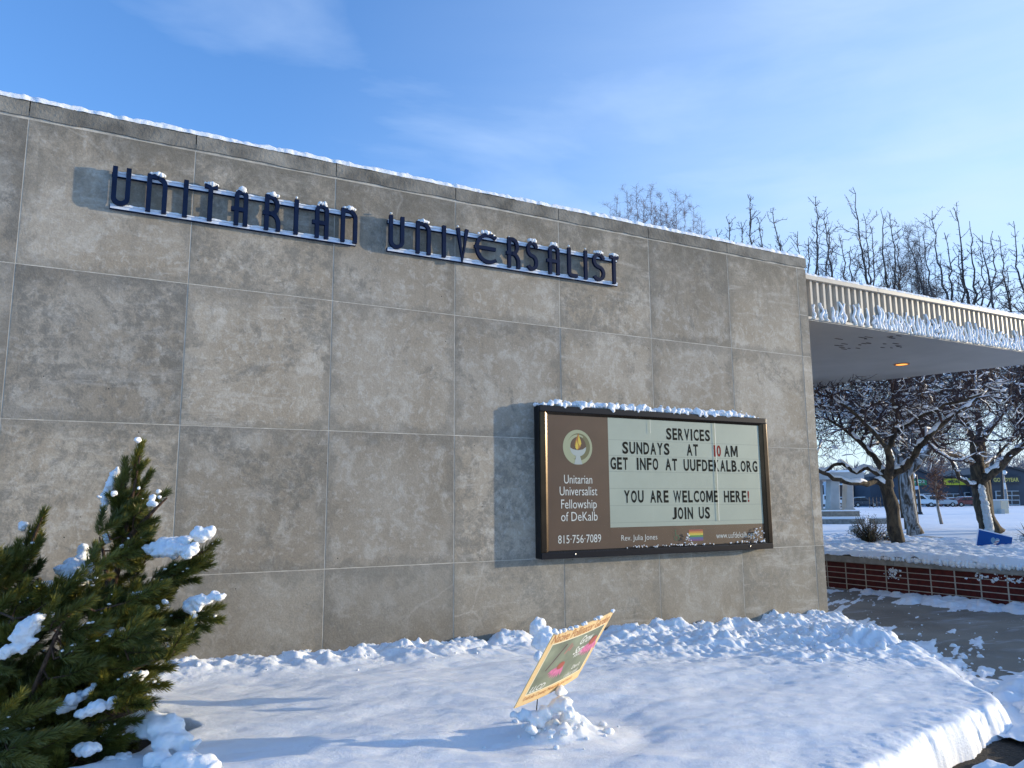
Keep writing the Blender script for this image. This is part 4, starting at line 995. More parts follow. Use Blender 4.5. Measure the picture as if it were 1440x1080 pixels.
def upright_tree(label, base, forks, seed, spread, r0=.2, thin=1., spur=True, name='upright_tree', mat=TWIG2, group=None, nb_=7, sn=.25):
    """trunk whose steep limbs fork upwards in a fan and carry stubby spurs. forks: tip points"""
    t = thing(name, label, 'tree', tuple(base), group); rn = np.random.default_rng(seed)
    zt = base[2]+min(3.2, .42*(max(f[2] for f in forks)-base[2])); top = np.array([base[0], base[1], zt])
    MB().tube([base, (base+top)/2+rn.normal(size=3)*.04, top], [r0*1.1, r0, r0*.85], 9).build('trunk', BARK, t, smooth=True)
    cr = MB(); snow = MB(); nodes = [(top, r0*.75)]
    def spurs(q):
        for j in range(1, len(q)):
            d_ = unit(q[j]-q[j-1])
            for _ in range(rn.integers(1, 3) if spur else 2):
                e = wander(q[j]+(q[j-1]-q[j])*rn.random(), unit(d_*.55+perp(d_, rn)), rn.uniform(.05, .17) if spur else rn.uniform(.2, .55), 2, rn, .25, .05)
                cr.tube(e, [.0070*thin, .0055*thin, .0072*thin if spur else .003*thin], 3, False)
    for f in sorted(forks, key=lambda f: -f[2]):
        # leave an existing limb at the node that gives a natural acute fork
        st, r_ = min(nodes, key=lambda n_: np.linalg.norm((f-n_[0])[:2])*1.0+abs((f-n_[0])[2]-.75*(f[2]-zt))*.55+.25*rn.random())
        D_ = f-st; Ld = np.linalg.norm(D_); n = max(6, int(Ld/.30)); pts = [st]; h = np.array([D_[0], D_[1], 0]); wv = np.zeros(3); bow = rn.uniform(.10, .45)
        for i in range(1, n+1):
            q = i/n; wv = wv*.75+rn.normal(size=3)*.06; pts.append(st+D_*q+h*bow*math.sin(q*3.14)+wv*(1-.4*q))
        ra = min(r_*.75, r0*.5); R_ = [ra*(1-i/n)**1.1+.011*thin for i in range(n+1)]; cr.tube(pts, R_, 6); nodes += [(pts[i], R_[i]) for i in range(1, int(n*.6))]
        spurs(pts[n//3:])
        for i in range(int(n*.12), n):
            for k in range(3):
                if rn.random() < .50: continue
                d = unit(pts[i+1]-pts[i]); Ll = rn.uniform(.35, 1.35)*spread*(1-.65*i/n); dd = unit(d*.7+perp(d, rn)*.95+np.array([0, 0, .10]))
                q = wander(pts[i], dd, Ll, max(3, int(Ll/.17)), rn, .20, .06); RR = taper(max(R_[i]*.38, .011*thin), .008*thin, len(q)); cr.tube(q, RR, 4, False)
                if rn.random() < sn: add_snow(snow, q, RR, rn, .8, 1.0, .010)
                spurs(q)
                if Ll > .7:
                    for j in range(2, len(q)):
                        e = wander(q[j], unit(unit(q[j]-q[j-1])*.9+perp(d, rn)*.7), Ll*.35, 3, rn, .15, .08); cr.tube(e, taper(.009*thin, .006*thin, 4), 3, False); spurs(e)
    tag(cr.build('crown', mat, t), kind='stuff')
    if snow.v or snow.tb: tag(snow.build('snow_cover', SNOW, t, smooth=True), kind='stuff')
    return t
upright_tree('bare tree with the tallest spiky leader, rising behind the left end of the canopy', gz(1279, 30, .45), [A(1203, 262, 30), A(1160, 300, 29), A(1240, 292, 30), A(1225, 318, 31), A(1180, 330, 30), A(1252, 300, 29.5), A(1196, 350, 29), A(1150, 340, 30), A(1216, 300, 32), A(1262, 345, 30)], 1, 1.35, .24)
upright_tree('bare fan shaped tree with steep fruiting spurs above the middle of the canopy', gz(1384, 28, .45), [A(1342, 292, 28), A(1312, 300, 28), A(1300, 328, 27.5), A(1330, 330, 29), A(1362, 312, 28), A(1385, 330, 27), A(1398, 325, 28), A(1350, 350, 28), A(1290, 360, 28), A(1375, 350, 29), A(1280, 340, 28.5)], 2, 1.25, .24)
upright_tree('bare tree with open crown at the right edge above the canopy', gz(1462, 29, .45), [A(1425, 312, 29), A(1402, 330, 29), A(1436, 345, 28), A(1418, 372, 29.5), A(1390, 395, 29), A(1450, 330, 29)], 3, 1.2, .22)
upright_tree('small bare tree peeking over the right end of the concrete wall', gz(1120, 27, .45), [A(1145, 278, 27), A(1086, 294, 27), A(1120, 325, 28), A(1165, 318, 27), A(1100, 340, 26), A(1135, 335, 27.5), A(1172, 350, 27)], 4, 1.1, .2)
upright_tree('thin bare tree top showing over the wall left of the canopy trees', gz(1035, 27, .45), [A(1056, 276, 27), A(1022, 302, 27), A(1040, 310, 28), A(1066, 305, 27), A(1005, 322, 26), A(1052, 300, 26.5)], 5, .85, .18)
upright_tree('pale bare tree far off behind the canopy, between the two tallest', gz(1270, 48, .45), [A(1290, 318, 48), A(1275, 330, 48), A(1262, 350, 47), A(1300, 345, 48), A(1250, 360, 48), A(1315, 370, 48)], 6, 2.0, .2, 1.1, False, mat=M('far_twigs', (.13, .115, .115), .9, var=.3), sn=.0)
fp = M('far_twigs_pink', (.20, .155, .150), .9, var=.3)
for i, (px, d, tips_, lab) in enumerate([
    (892, 62, [(868, 275), (880, 268), (894, 262), (905, 280), (858, 290)], 'faint bare tree far beyond the wall, leftmost of three'),
    (925, 60, [(913, 266), (928, 272), (938, 284), (920, 290), (905, 295)], 'faint reddish bare tree far beyond the wall, middle of three'),
    (960, 62, [(950, 268), (962, 280), (975, 290), (945, 295), (985, 305)], 'faint bare tree far beyond the wall, rightmost of three')]):
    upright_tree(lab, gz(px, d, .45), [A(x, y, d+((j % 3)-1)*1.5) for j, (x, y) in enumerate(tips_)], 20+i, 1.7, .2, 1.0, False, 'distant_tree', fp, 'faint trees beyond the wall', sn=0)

# young tree holding brown leaves
yt_ = thing('young_oak', 'slender young tree still holding brown leaves in the snowy field', 'tree', tuple(gz(1321, 36, .45)))
rn = np.random.default_rng(9)
tp = [gz(1321, 36, .4), A(1319, 715, 36), A(1317, 690, 36), A(1315, 665, 36), A(1313, 640, 36)]
MB().tube(tp, [.075, .06, .05, .035, .015], 7).build('trunk', M('pale_young_bark', (.25, .21, .17), .9, var=.4, vscale=8), yt_, smooth=True)
br = MB(); lf = MB()
for k in range(46):
    f = rn.uniform(.32, 1); i = min(int(f*4), 3); p = tp[i]*(1-(f*4-i))+tp[i+1]*(f*4-i); a = rn.uniform(0, 6.28)
    Ll = rn.uniform(.35, .85)*(1.1-.45*abs(f-.6)); q = wander(p, np.array([math.cos(a), math.sin(a), .75]), Ll, 4, rn, .12); br.tube(q, taper(.014, .006, 5), 3, False)
    for j in range(1, 5):
        for _ in range(9):
            c = q[j]+rn.normal(size=3)*.085; u = perp(np.array([0, 0, 1.]), rn)*.035; v = unit(rn.normal(size=3))*.038
            lf.add([c-u, c-v, c+u, c+v], [(0, 1, 2, 3)])
br.build('branches', TWIG, yt_)['kind'] = 'stuff'; tag(lf.build('leaves', M('dead_brown_leaves', (.21, .10, .06), .8, var=.4, vscale=9), yt_), kind='stuff')

# clipped yew and loose snow-topped shrub in the planter
sh = thing('evergreen_shrub', 'dark olive evergreen shrub in the snowy planter left of the forked trunk', 'shrub', tuple(gz(1217, 17.6, .64)))
lf = MB(); st = MB(); b0 = gz(1219, 17.6, .62)
for k in range(90):
    a = rn.uniform(0, 6.28); el = rn.uniform(.35, 1.45); Ll = rn.uniform(.25, .62); d = np.array([math.cos(a)*math.cos(el), math.sin(a)*math.cos(el), math.sin(el)])
    q = wander(b0+d*.05, d, Ll, 4, rn, .10, .05); st.tube(q, taper(.008, .004, 5), 3, False)
    for j in range(1, 5):
        for _ in range(11):
            c = q[j]+rn.normal(size=3)*.03; v = unit(rn.normal(size=3)+d)*.032; u = perp(unit(v), rn)*.006; lf.add([c-u, c+v, c+u], [(0, 1, 2)])
for k in range(12):
    a = rn.uniform(0, 6.28); c = A(1200, 747, 17.6)+rn.normal(size=3)*.05
    for _ in range(20):
        v = unit(rn.normal(size=3))*.045; u = perp(unit(v), rn)*.006; cc = c+rn.normal(size=3)*.05; lf.add([cc-u, cc+v, cc+u], [(0, 1, 2)])
st.tube([b0, A(1212, 752, 17.6), A(1200, 747, 17.6)], [.014, .01, .006], 4)
st.build('stems', TWIG, sh)['kind'] = 'stuff'; lf.build('foliage', M('yew_green', (.050, .052, .022), .7, var=.5, vscale=12), sh)['kind'] = 'stuff'
mb = MB(); lump(mb, A(1200, 743, 17.6), .10, 4, (1, 1, .55), .4, 3)
for k in range(14): lump(mb, b0+np.array([rn.normal()*.2, rn.normal()*.2, rn.uniform(.12, .42)]), rn.uniform(.02, .04), k, (1, 1, .6), .4)
mb.build('snow_cover', SNOW, sh, smooth=True)['kind'] = 'stuff'
s2 = thing('low_bush', 'low dark snow-specked bush between the shrub and the forked trunk', 'shrub', tuple(gz(1245, 17.9, .64)))
lf = MB(); b0 = gz(1244, 17.9, .66)
for k in range(420):
    c = b0+np.array([rn.normal()*.12, rn.normal()*.12, abs(rn.normal())*.10]); v = unit(rn.normal(size=3))*.05; u = perp(unit(v), rn)*.012; lf.add([c-u, c+v, c+u], [(0, 1, 2)])
lf.build('foliage', M('dark_leaf', (.045, .030, .022), .7, var=.4), s2)['kind'] = 'stuff'
mb = MB()
for k in range(9): lump(mb, b0+np.array([rn.normal()*.13, rn.normal()*.13, rn.uniform(.08, .2)]), rn.uniform(.02, .045), k+40, (1, 1, .6), .4)
mb.build('snow_cover', SNOW, s2, smooth=True)['kind'] = 'stuff'
# yucca
yu = thing('yucca', 'dark spiky yucca at the right edge beside the blue lawn sign', 'plant', tuple(gz(1440, 16.8, .66)))
b0 = gz(1441, 16.8, .70); LEAFM = M('yucca_leaf', (.030, .042, .028), .5, var=.3)
for k in range(44):
    a = rn.uniform(0, 6.28); el = rn.uniform(.15, 1.35); Ll = rn.uniform(.28, .55); d = np.array([math.cos(a)*math.cos(el), math.sin(a)*math.cos(el), math.sin(el)])
    s_ = unit(np.cross(d, (0, 0, 1))); u_ = np.cross(s_, d); P = [b0+d*Ll*f+np.array([0, 0, -.10*f*f]) for f in (0, .35, .7, 1)]; W_ = (.010, .017, .011, .001)
    V = [p+s_*w_ for p, w_ in zip(P, W_)]+[p-s_*w_ for p, w_ in zip(P, W_)]+[p-u_*.005*(1-i*.3) for i, p in enumerate(P)]
    MB().add(V, [(i, i+1, 9+i, 8+i) for i in range(3)]+[(8+i, 9+i, 5+i, 4+i) for i in range(3)]+[(i, 4+i, 5+i, i+1) for i in range(3)]).build('leaf', LEAFM, yu)
mb = MB()
for k in range(9): lump(mb, b0+np.array([rn.normal()*.13, rn.normal()*.13, rn.uniform(-.02, .08)]), rn.uniform(.03, .07), k+90, (1, 1, .7), .4)
mb.build('snow_cover', SNOW, yu, smooth=True)['kind'] = 'stuff'

# blue lawn sign, half sunk and tilted
bs = thing('blue_lawn_sign', 'tilted blue lawn sign with a striped heart half sunk in planter snow', 'lawn sign', tuple(gz(1398, 16.6, .66)))
q0, q1, q2, q3 = A(1375.5, 743, 16.0), A(1424, 755, 16.2), None, A(1371, 774, 16.0)
q2 = q1+(q3-q0)*.66
def bq(u, v): return (q0*(1-u)+q1*u)*(1-v)+(q3*(1-u)+q2*u)*v
nrm = unit(np.cross(q1-q0, q3-q0)); nrm = nrm if nrm@FW < 0 else -nrm
def bpoly(name, pts, mat, d, thick=0):
    V = [bq(u, v)+nrm*d for u, v in pts]; n = len(V); F = [tuple(range(n))]
    if thick: V += [p-nrm*thick for p in V]; F += [tuple(range(n, 2*n))[::-1]]+[(i, (i+1) % n, n+(i+1) % n, n+i) for i in range(n)]
    return MB().add(V, F).build(name, mat, bs)
bpoly('sign_board', [(0, 0), (1, 0), (1, 1), (0, 1)], M('pale_sign_edge', (.62, .68, .80), .5), 0, .006)
bpoly('blue_face', [(.025, .05), (1, .05), (1, 1), (.025, 1)], M('campaign_blue', (.002, .060, .25), .6, spec=.12), .0008)
def heart(cu, cv, su, sv, n=30): return [(cu+su*math.sin(t)**3, cv-sv*(13*math.cos(t)-5*math.cos(2*t)-2*math.cos(3*t)-math.cos(4*t))/15) for t in np.linspace(0, 2*math.pi, n, endpoint=False)]
bpoly('heart_emblem', heart(.52, .48, .125, .26), M('heart_blue', (.10, .22, .34), .5), .0016)
hw = M('heart_white', (.62, .60, .60), .5); hr = M('heart_red', (.36, .09, .10), .5)
for i in range(5):
    v0 = .37+i*.075; a_, b_ = max(.42+i*.012, .42), min(.64, .645-i*.018)
    a_ = .53-.025*i if i < 3 else .47+.02*(i-3)
    bpoly('heart_stripe', [(a_, v0+.07), (b_, v0-.03), (b_-.005, v0+.01), (a_+.005, v0+.115)], hw if i % 2 == 0 else hr, .0022+.0002*i)
MB().tube([A(1413, 762, 16.4), A(1421, 766, 16.2), A(1429, 770, 16.1)], .012, 6).build('wire_leg', M('wire_steel', (.05, .05, .05), .5, .7), bs)
mb = MB()
for k in range(16): lump(mb, A(1372+k*3.6, 770.5+rn.normal()*.7, 15.9), rn.uniform(.03, .055), k+15, (1.2, 1, .6), .4)
tag(mb.build('drift_snow', SNOW, smooth=True), kind='stuff', label='small drift burying the lower edge of the blue lawn sign', cat='snow')

# ------------------------------------------------------------------ BEYOND THE FIELD
GRW = M('pale_pavilion_concrete', (.42, .42, .41), .8, var=.12, vscale=2); GRD = M('plinth_stone', (.24, .21, .17), .9, var=.35, vscale=4)
def obox(px0, px1, py0, py1, d, dep, name, mat, parent, z0=None, z1=None):
    """box standing square to the street, its face d metres off"""
    a = A(px0, (py0+py1)/2, d); b = A(px1, (py0+py1)/2, d); zt_ = A((px0+px1)/2, py0, d)[2] if z1 is None else z1; zb_ = A((px0+px1)/2, py1, d)[2] if z0 is None else z0
    f = FH*dep; V = []
    for z in (zb_, zt_): V += [(a[0], a[1], z), (b[0], b[1], z), (b[0]+f[0], b[1]+f[1], z), (a[0]+f[0], a[1]+f[1], z)]
    return MB().add(V, [(0, 1, 5, 4), (1, 2, 6, 5), (2, 3, 7, 6), (3, 0, 4, 7), (4, 5, 6, 7), (3, 2, 1, 0)]).build(name, mat, parent)
pv = thing('pavilion', 'small pale pavilion with thick pillars and snowy flat roof behind the trees', 'pavilion', tuple(gz(1185, 46, .45)))
def pillar(px0, px1, d, taper_=1.5):
    a, b = A(px0-taper_, 718, d), A(px1+taper_, 718, d); c, e = A(px0, 674, d), A(px1, 674, d); f = FH*.7; z0, z1 = a[2], c[2]
    V = [(a[0], a[1], z0), (b[0], b[1], z0), (b[0]+f[0], b[1]+f[1], z0), (a[0]+f[0], a[1]+f[1], z0), (c[0], c[1], z1), (e[0], e[1], z1), (e[0]+f[0], e[1]+f[1], z1), (c[0]+f[0], c[1]+f[1], z1)]
    bevel(MB().add(V, [(0, 1, 5, 4), (1, 2, 6, 5), (2, 3, 7, 6), (3, 0, 4, 7), (4, 5, 6, 7), (3, 2, 1, 0)]).build('pillar', GRW, pv), .06)
    obox(px0-3, px1+3, 715, 719, d-.05, .8, 'pillar_base', GRW, pv)
pillar(1168, 1181, 46); pillar(1191, 1200, 49); pillar(1150, 1157, 49)
obox(1135, 1215, 664, 674, 45.5, 6, 'roof_slab', GRW, pv); obox(1133, 1217, 661, 664, 45.3, 6.4, 'roof_snow', SNOW, pv)
obox(1135, 1209, 719, 727.5, 45, 6.5, 'plinth', GRD, pv, z0=.3); obox(1135, 1210, 717.5, 719, 44.9, .6, 'plinth_snow', SNOW, pv)
kw = thing('low_wall', 'long low concrete wall with snow on top in front of the pavilion', 'wall', tuple(gz(1180, 37, .45)))
obox(1130, 1216, 730, 738, 37, .5, 'wall_body', CAPC, kw, z0=.3); obox(1129, 1217, 727, 730, 36.95, .6, 'snow_cover', SNOW, kw)
kb = thing('concrete_bench', 'short concrete bench block with snow right of the low wall', 'bench', tuple(gz(1239, 37, .45)))
obox(1229, 1248, 729, 737, 37, .5, 'bench_body', CAPC, kb, z0=.3); obox(1228.5, 1248.5, 727.6, 729, 36.95, .6, 'snow_cover', SNOW, kb)
sl_ = thing('field_slab', 'bare grey slab edge showing through snow right of the stout trunk', 'slab', tuple(gz(1315, 24, .5)))
obox(1294, 1330, 756, 760.5, 23.2, 1.2, 'slab', CAPC, sl_, z0=.3)

DARK = M('slate_blue_siding', (.050, .062, .085), .7, var=.08, vscale=.5); DARK2 = M('dark_roof_edge', (.030, .035, .045), .6); WFR = M('door_frame_grey', (.34, .37, .40), .5); GLS = M('dark_glass', (.02, .028, .038), .1)
ga = thing('tire_garage', 'long slate coloured garage with gabled bays, green and yellow signs and glazed doors', 'building', tuple(gz(1340, 122, .45)))
D0 = 122.
def gable(px0, px1, pyp, pye, d, nm='bay_wall'):
    pm = (px0+px1)/2; a, b, p = A(px0, pye, d), A(px1, pye, d), A(pm, pyp, d); f = FH*14
    V = [(a[0], a[1], .3), (b[0], b[1], .3), tuple(b), tuple(p), tuple(a)]; V = [np.array(v) for v in V]; V += [v+f for v in V]
    MB().add(V, [(0, 1, 2, 3, 4), (9, 8, 7, 6, 5), (0, 5, 6, 1), (1, 6, 7, 2), (4, 9, 5, 0)]).build(nm, DARK, ga)
    for u, v in ((4, 3), (3, 2)):
        up = np.array([0, 0, .35]); V2 = [V[u]-FH*.5, V[v]-FH*.5, V[v+5], V[u+5]]; V2 += [p_+up for p_ in V2]
        MB().add(V2, [(0, 1, 5, 4), (1, 2, 6, 5), (2, 3, 7, 6), (3, 0, 4, 7), (4, 5, 6, 7), (3, 2, 1, 0)]).build('roof_edge', DARK2, ga)
obox(1224, 1530, 671, 716, D0+2, 14, 'main_wall', DARK, ga, z0=.3); obox(1222, 1532, 669, 671, D0+1.6, 14.5, 'roof_edge', DARK2, ga)
gable(1258, 1318, 661, 672, D0); gable(1370, 1462, 657, 670, D0)
def door(px0, px1, py0, py1, d, cols, rows):
    fr = obox(px0, px1, py0, py1, d, .2, 'garage_door', WFR, ga)
    for i in range(cols):
        for j in range(rows):
            w_ = (px1-px0)/cols; h_ = (py1-py0)/rows
            o = obox(px0+w_*i+.9, px0+w_*(i+1)-.6, py0+h_*j+1.1, py0+h_*(j+1)-.5, d-.03, .02, 'pane', GLS, fr)
door(1401, 1434, 690, 716, D0-.3, 3, 4); door(1357, 1391, 692, 716, D0+1.6, 3, 4); door(1282, 1310, 694, 716, D0-.3, 3, 4); door(1322, 1350, 694, 716, D0+1.6, 3, 4)
GRN = M('green_sign', (.015, .26, .10), .5); YEL = M('yellow_sign', (.52, .50, .02), .5)
obox(1272, 1303, 674, 682.5, D0-.5, .3, 'green_sign', GRN, ga); obox(1328, 1366, 673, 682, D0+1.3, .3, 'yellow_sign', YEL, ga); obox(1395, 1436, 669.5, 680, D0-.5, .3, 'dark_sign', DARK2, ga)
def far_text(txt, px0, px1, py0, py1, d, mat, bold=.02):
    a, b = A(px0, py1, d), A(px1, py1, d); t_ = b-a; zt_ = A(px0, py0, d)[2]; 
    return text_on('sign_text', txt, 0, 1, 0, 1, 0, mat, ga, bold, plane=lambda U, V: a+np.multiply.outer(U, np.array([t_[0], t_[1], 0]))+np.multiply.outer(V, np.array([0, 0, zt_-a[2]])))
far_text('ring Oil', 1276, 1300, 675.5, 680.5, D0-.56, WHT); far_text('\u2022MIDAS', 1333, 1350, 674.6, 679.5, D0+1.2, DARK2); far_text('GOODYEAR', 1397.5, 1433, 672, 677.6, D0-.56, M('sign_yellow', (.62, .50, .12), .5), .02)
# far shops to the left of the garage, seen under the branches
sp = thing('far_store', 'far tan and brown store with a cream wall left of the garage', 'building', tuple(gz(1195, 128, .45)))
obox(1140, 1224, 682, 716, 130, 10, 'store_wall', M('store_brown', (.15, .10, .085), .8), sp, z0=.3); obox(1204.5, 1218, 686, 700, 129.7, .2, 'cream_panel', M('store_cream', (.62, .50, .30), .7), sp)
obox(1201, 1204, 680, 716, 129.5, .3, 'dark_pier', DARK2, sp, z0=.3); obox(1182, 1192, 698, 706, 129.5, .3, 'grey_panel', M('store_grey', (.22, .24, .27), .8), sp); obox(1182, 1192, 707, 714, 129.6, .3, 'pale_panel', M('store_pale', (.42, .45, .40), .8), sp)
obox(1160, 1167, 676, 716, 129.2, .3, 'white_panel', M('store_white', (.55, .60, .66), .7), sp, z0=.3); obox(1139, 1225, 680, 682, 129.6, 10.6, 'roof_snow', SNOW, sp)

# vehicles on the far street
def car(px, d, hdg, paint, label, kind, s=1.):
    """built along local x (front +x)"""
    base = gz(px, d, .46); t = thing('parked_car' if kind != 'pickup' else 'parked_pickup', label, 'car' if kind != 'pickup' else 'truck', tuple(base), 'vehicles parked across the snowy field')
    a = YAW+hdg; ex = np.array([math.cos(a), -math.sin(a), 0]); ey = np.array([math.sin(a), math.cos(a), 0])
    def W_(p): return base+(ex*p[0]+ey*p[1])*s+np.array([0, 0, p[2]*s])
    if kind == 'sedan': body = [(-2.2, .35), (-2.2, .85), (-1.6, .95), (1.0, .95), (2.1, .80), (2.25, .5), (2.2, .35)]; roof = [(-1.75, .95), (-1.05, 1.42), (.25, 1.45), (1.1, .95)]
    elif kind == 'suv': body = [(-2.2, .4), (-2.25, 1.05), (1.1, 1.08), (2.1, .95), (2.25, .55), (2.2, .4)]; roof = [(-2.2, 1.06), (-1.95, 1.68), (.3, 1.72), (1.2, 1.07)]
    else: body = [(-2.8, .5), (-2.8, 1.10), (-.5, 1.12), (1.6, 1.15), (2.65, 1.05), (2.75, .6), (2.7, .5)]; roof = [(-.6, 1.12), (-.45, 1.78), (.9, 1.80), (1.6, 1.14)]
    def pr(pts, y0, y1, nm, mat):
        n = len(pts); V = [W_((p[0], y0, p[1])) for p in pts]+[W_((p[0], y1, p[1])) for p in pts]
        return MB().add(V, [tuple(range(n)), tuple(range(n, 2*n))[::-1]]+[(i, n+i, n+(i+1) % n, (i+1) % n) for i in range(n)]).build(nm, mat, t)
    bevel(pr(body, -.88, .88, 'body', paint), .08*s); bevel(pr(roof, -.74, .74, 'cabin', paint), .06*s)
    for y in (-.745, .735):
        cx = sum(p[0] for p in roof)/len(roof); cz = (roof[0][1]+roof[1][1])/2
        for (f0, f1) in ((.12, .48), (.52, .88)):
            xs0 = roof[0][0]*(1-f0)+roof[-1][0]*f0; xs1 = roof[0][0]*(1-f1)+roof[-1][0]*f1; xt0 = roof[1][0]*(1-f0)+roof[2][0]*f0; xt1 = roof[1][0]*(1-f1)+roof[2][0]*f1
            pr([(xs0*.9+cx*.1, roof[0][1]+.05), (xs1*.95+cx*.05, roof[-1][1]+.05), (xt1, roof[2][1]-.1), (xt0, roof[1][1]-.1)], y, y+.01, 'side_window', GLS)
    for wx in ((-1.4, 1.45) if kind != 'pickup' else (-1.8, 1.8)):
        for wy in (-.9, .72):
            ws = MB(); ws.tube([W_((wx, wy, .34)), W_((wx, wy+.18, .34))], .34*s, 16); wo = ws.build('wheel', M('tyre_rubber', (.02, .02, .02), .8), t, smooth=False)
            hb = MB(); hb.tube([W_((wx, wy-.006, .34)), W_((wx, wy+.186, .34))], .19*s, 12); hb.build('hub', M('steel_rim', (.4, .4, .42), .3, .8), wo)
    for yy in (-.6, .6):
        MB().box((0, 0, 0), (1, 1, 1)).v
        p = W_((body[-3][0]+.06, yy, body[-3][1]-.14)); lm = MB(); lm.tube([p, p+ex*.05], .11*s, 8); lm.build('headlight', M('lamp_clear', (.6, .6, .55), .2), t)
    V = [W_(p) for p in [(roof[1][0]-.05, -.7, roof[1][1]+.005), (roof[2][0]+.05, -.7, roof[2][1]+.005), (roof[2][0]+.05, .7, roof[2][1]+.005), (roof[1][0]-.05, .7, roof[1][1]+.005)]]
    V += [v+np.array([0, 0, .07]) for v in V]; MB().add(V, [(0, 1, 5, 4), (1, 2, 6, 5), (2, 3, 7, 6), (3, 0, 4, 7), (4, 5, 6, 7)]).build('roof_snow', SNOW, t)
PW_ = M('white_paint', (.72, .74, .76), .35); PRD = M('dark_red_paint', (.20, .045, .04), .35); PGY = M('silver_paint', (.40, .43, .47), .3, .3); PBK = M('dark_paint', (.05, .055, .07), .3)
car(1288, 112, .25, PW_, 'white pickup parked below the green garage sign', 'pickup', .95)
car(1321, 112, .1, PGY, 'silver car parked right of the white pickup', 'suv', .95); car(1337, 116, .0, PRD, 'small dark red car half hidden behind the silver one', 'sedan', .85)
car(1360, 112, .05, PRD, 'dark red car with snowy roof parked before a garage door', 'sedan', .95); car(1213, 118, .3, PBK, 'dark car parked under the cream store wall', 'sedan')
car(1189, 118, .1, PBK, 'dark car seen between the pavilion pillars', 'sedan'); car(1160, 112, .1, PW_, 'white pickup at the far left edge beside the big wall', 'pickup')
# street furniture
POLE = M('dark_pole', (.03, .03, .035), .5, .4)
lp_ = thing('street_sign_post', 'dark post with a small pale sign in the snowy field', 'sign post', tuple(gz(1292, 60, .45)))
MB().tube([gz(1292, 60, .4), A(1291.5, 695, 60), A(1288, 668, 60)], [.13, .10, .08], 8).build('post', POLE, lp_); MB().tube([gz(1292, 60, .4), gz(1292, 60, .62)], [.24, .15], 8).build('post_base', POLE, lp_)
obox(1284.5, 1291.5, 683.5, 688.2, 59.8, .04, 'sign_plate', M('pale_blue_plate', (.45, .55, .68), .5), lp_); mb = MB(); lump(mb, A(1284, 669, 60), .20, 3, (1, 1, 1.2), .05, 2); mb.build('lamp_globe', M('frosted_globe', (.70, .70, .68), .3), lp_, smooth=True)
l2 = thing('street_lamp', 'grey street lamp with a round globe in front of the yellow lettered garage bay', 'street lamp', tuple(gz(1416, 95, .45)))
MB().tube([gz(1415, 95, .4), A(1414, 690, 95), A(1410.5, 668, 95)], [.2, .16, .12], 8).build('post', M('grey_pole', (.22, .23, .25), .5, .3), l2); mb = MB(); lump(mb, A(1412.5, 664.5, 95), .28, 3, (1, 1, 1), .03, 2); mb.build('lamp_globe', M('frosted_globe', (.70, .70, .68), .3), l2, smooth=True)
obox(1412.5, 1414.5, 679, 688, 94.8, .1, 'white_banner', PW_, l2)
ub = thing('utility_cabinet', 'pale grey utility cabinet standing in the snow before the garage', 'utility box', tuple(gz(1403, 60, .45)))
UG = M('cabinet_grey', (.42, .43, .41), .7)
obox(1393, 1407.5, 703.5, 721, 60, 1.0, 'large_box', UG, ub, z0=.35); obox(1408, 1418, 703.8, 719, 60.8, .8, 'side_box', M('cabinet_cream', (.55, .52, .42), .7), ub, z0=.35); obox(1408, 1413, 716, 722.5, 59.6, .5, 'low_box', UG, ub, z0=.35); obox(1392.7, 1418.3, 702.4, 703.5, 59.9, 1.6, 'snow_cover', SNOW, ub)
tl = thing('traffic_signal', 'dark traffic signal heads on a span wire above the garage roofs', 'traffic light', tuple(gz(1405, 90, .45)))
for px, py in ((1370, 647), (1375, 651), (1383, 644), (1396.5, 651)):
    h = obox(px-1.7, px+1.7, py-6, py+5, 88, .35, 'signal_head', POLE, tl)
    for k in range(3): c = A(px, py-4+k*3.5, 87.9); ls = MB(); ls.tube([c, c-FH*.06], .14, 8); ls.build('lens', GLS, h)
MB().tube([A(1360, 641, 88.2), A(1384, 639.5, 88.2), A(1407, 641, 88.2)], .04, 5).build('span_wire', POLE, tl); MB().tube([gz(1409, 88, .4), A(1406, 625, 88)], [.18, .12], 8).build('mast', POLE, tl)
fn = thing('wire_fence', 'thin dark fence along the street left of the garage', 'fence', tuple(gz(1235, 105, .45)))
for k in range(7): c = gz(1222+k*5.2, 105, .4); MB().tube([c, c+np.array([0, 0, 1.5])], .035, 5).build('post', POLE, fn)
for z in (.9, 1.35, 1.8): MB().tube([gz(1222, 105, z), gz(1253.2, 105, z)], .03, 4).build('rail', POLE, fn)
# far-off wood on the skyline, one mass
rn = np.random.default_rng(77); mb = MB()
for k in range(620):
    px = rn.uniform(1125, 1500); d = rn.uniform(190, 260); b0 = gz(px, d, .4); h = rn.uniform(6, 12)*(1 if px > 1240 else .8); q = wander(b0, np.array([0, 0, 1.]), h, 5, rn, .06); mb.tube(q, taper(.20, .05, 6), 3, False)
    for j in range(2, 6):
        for _ in range(4): mb.tube(wander(q[j], unit(np.array([rn.normal()*.7, rn.normal()*.7, .9])), h*.28, 2, rn, .15), [.10, .07, .04], 3, False)
tag(mb.build('distant_wood', M('hazy_twigs', (.22, .20, .21), .9), None), kind='stuff', label='pale bare wood on the skyline beyond the garage', cat='wood')

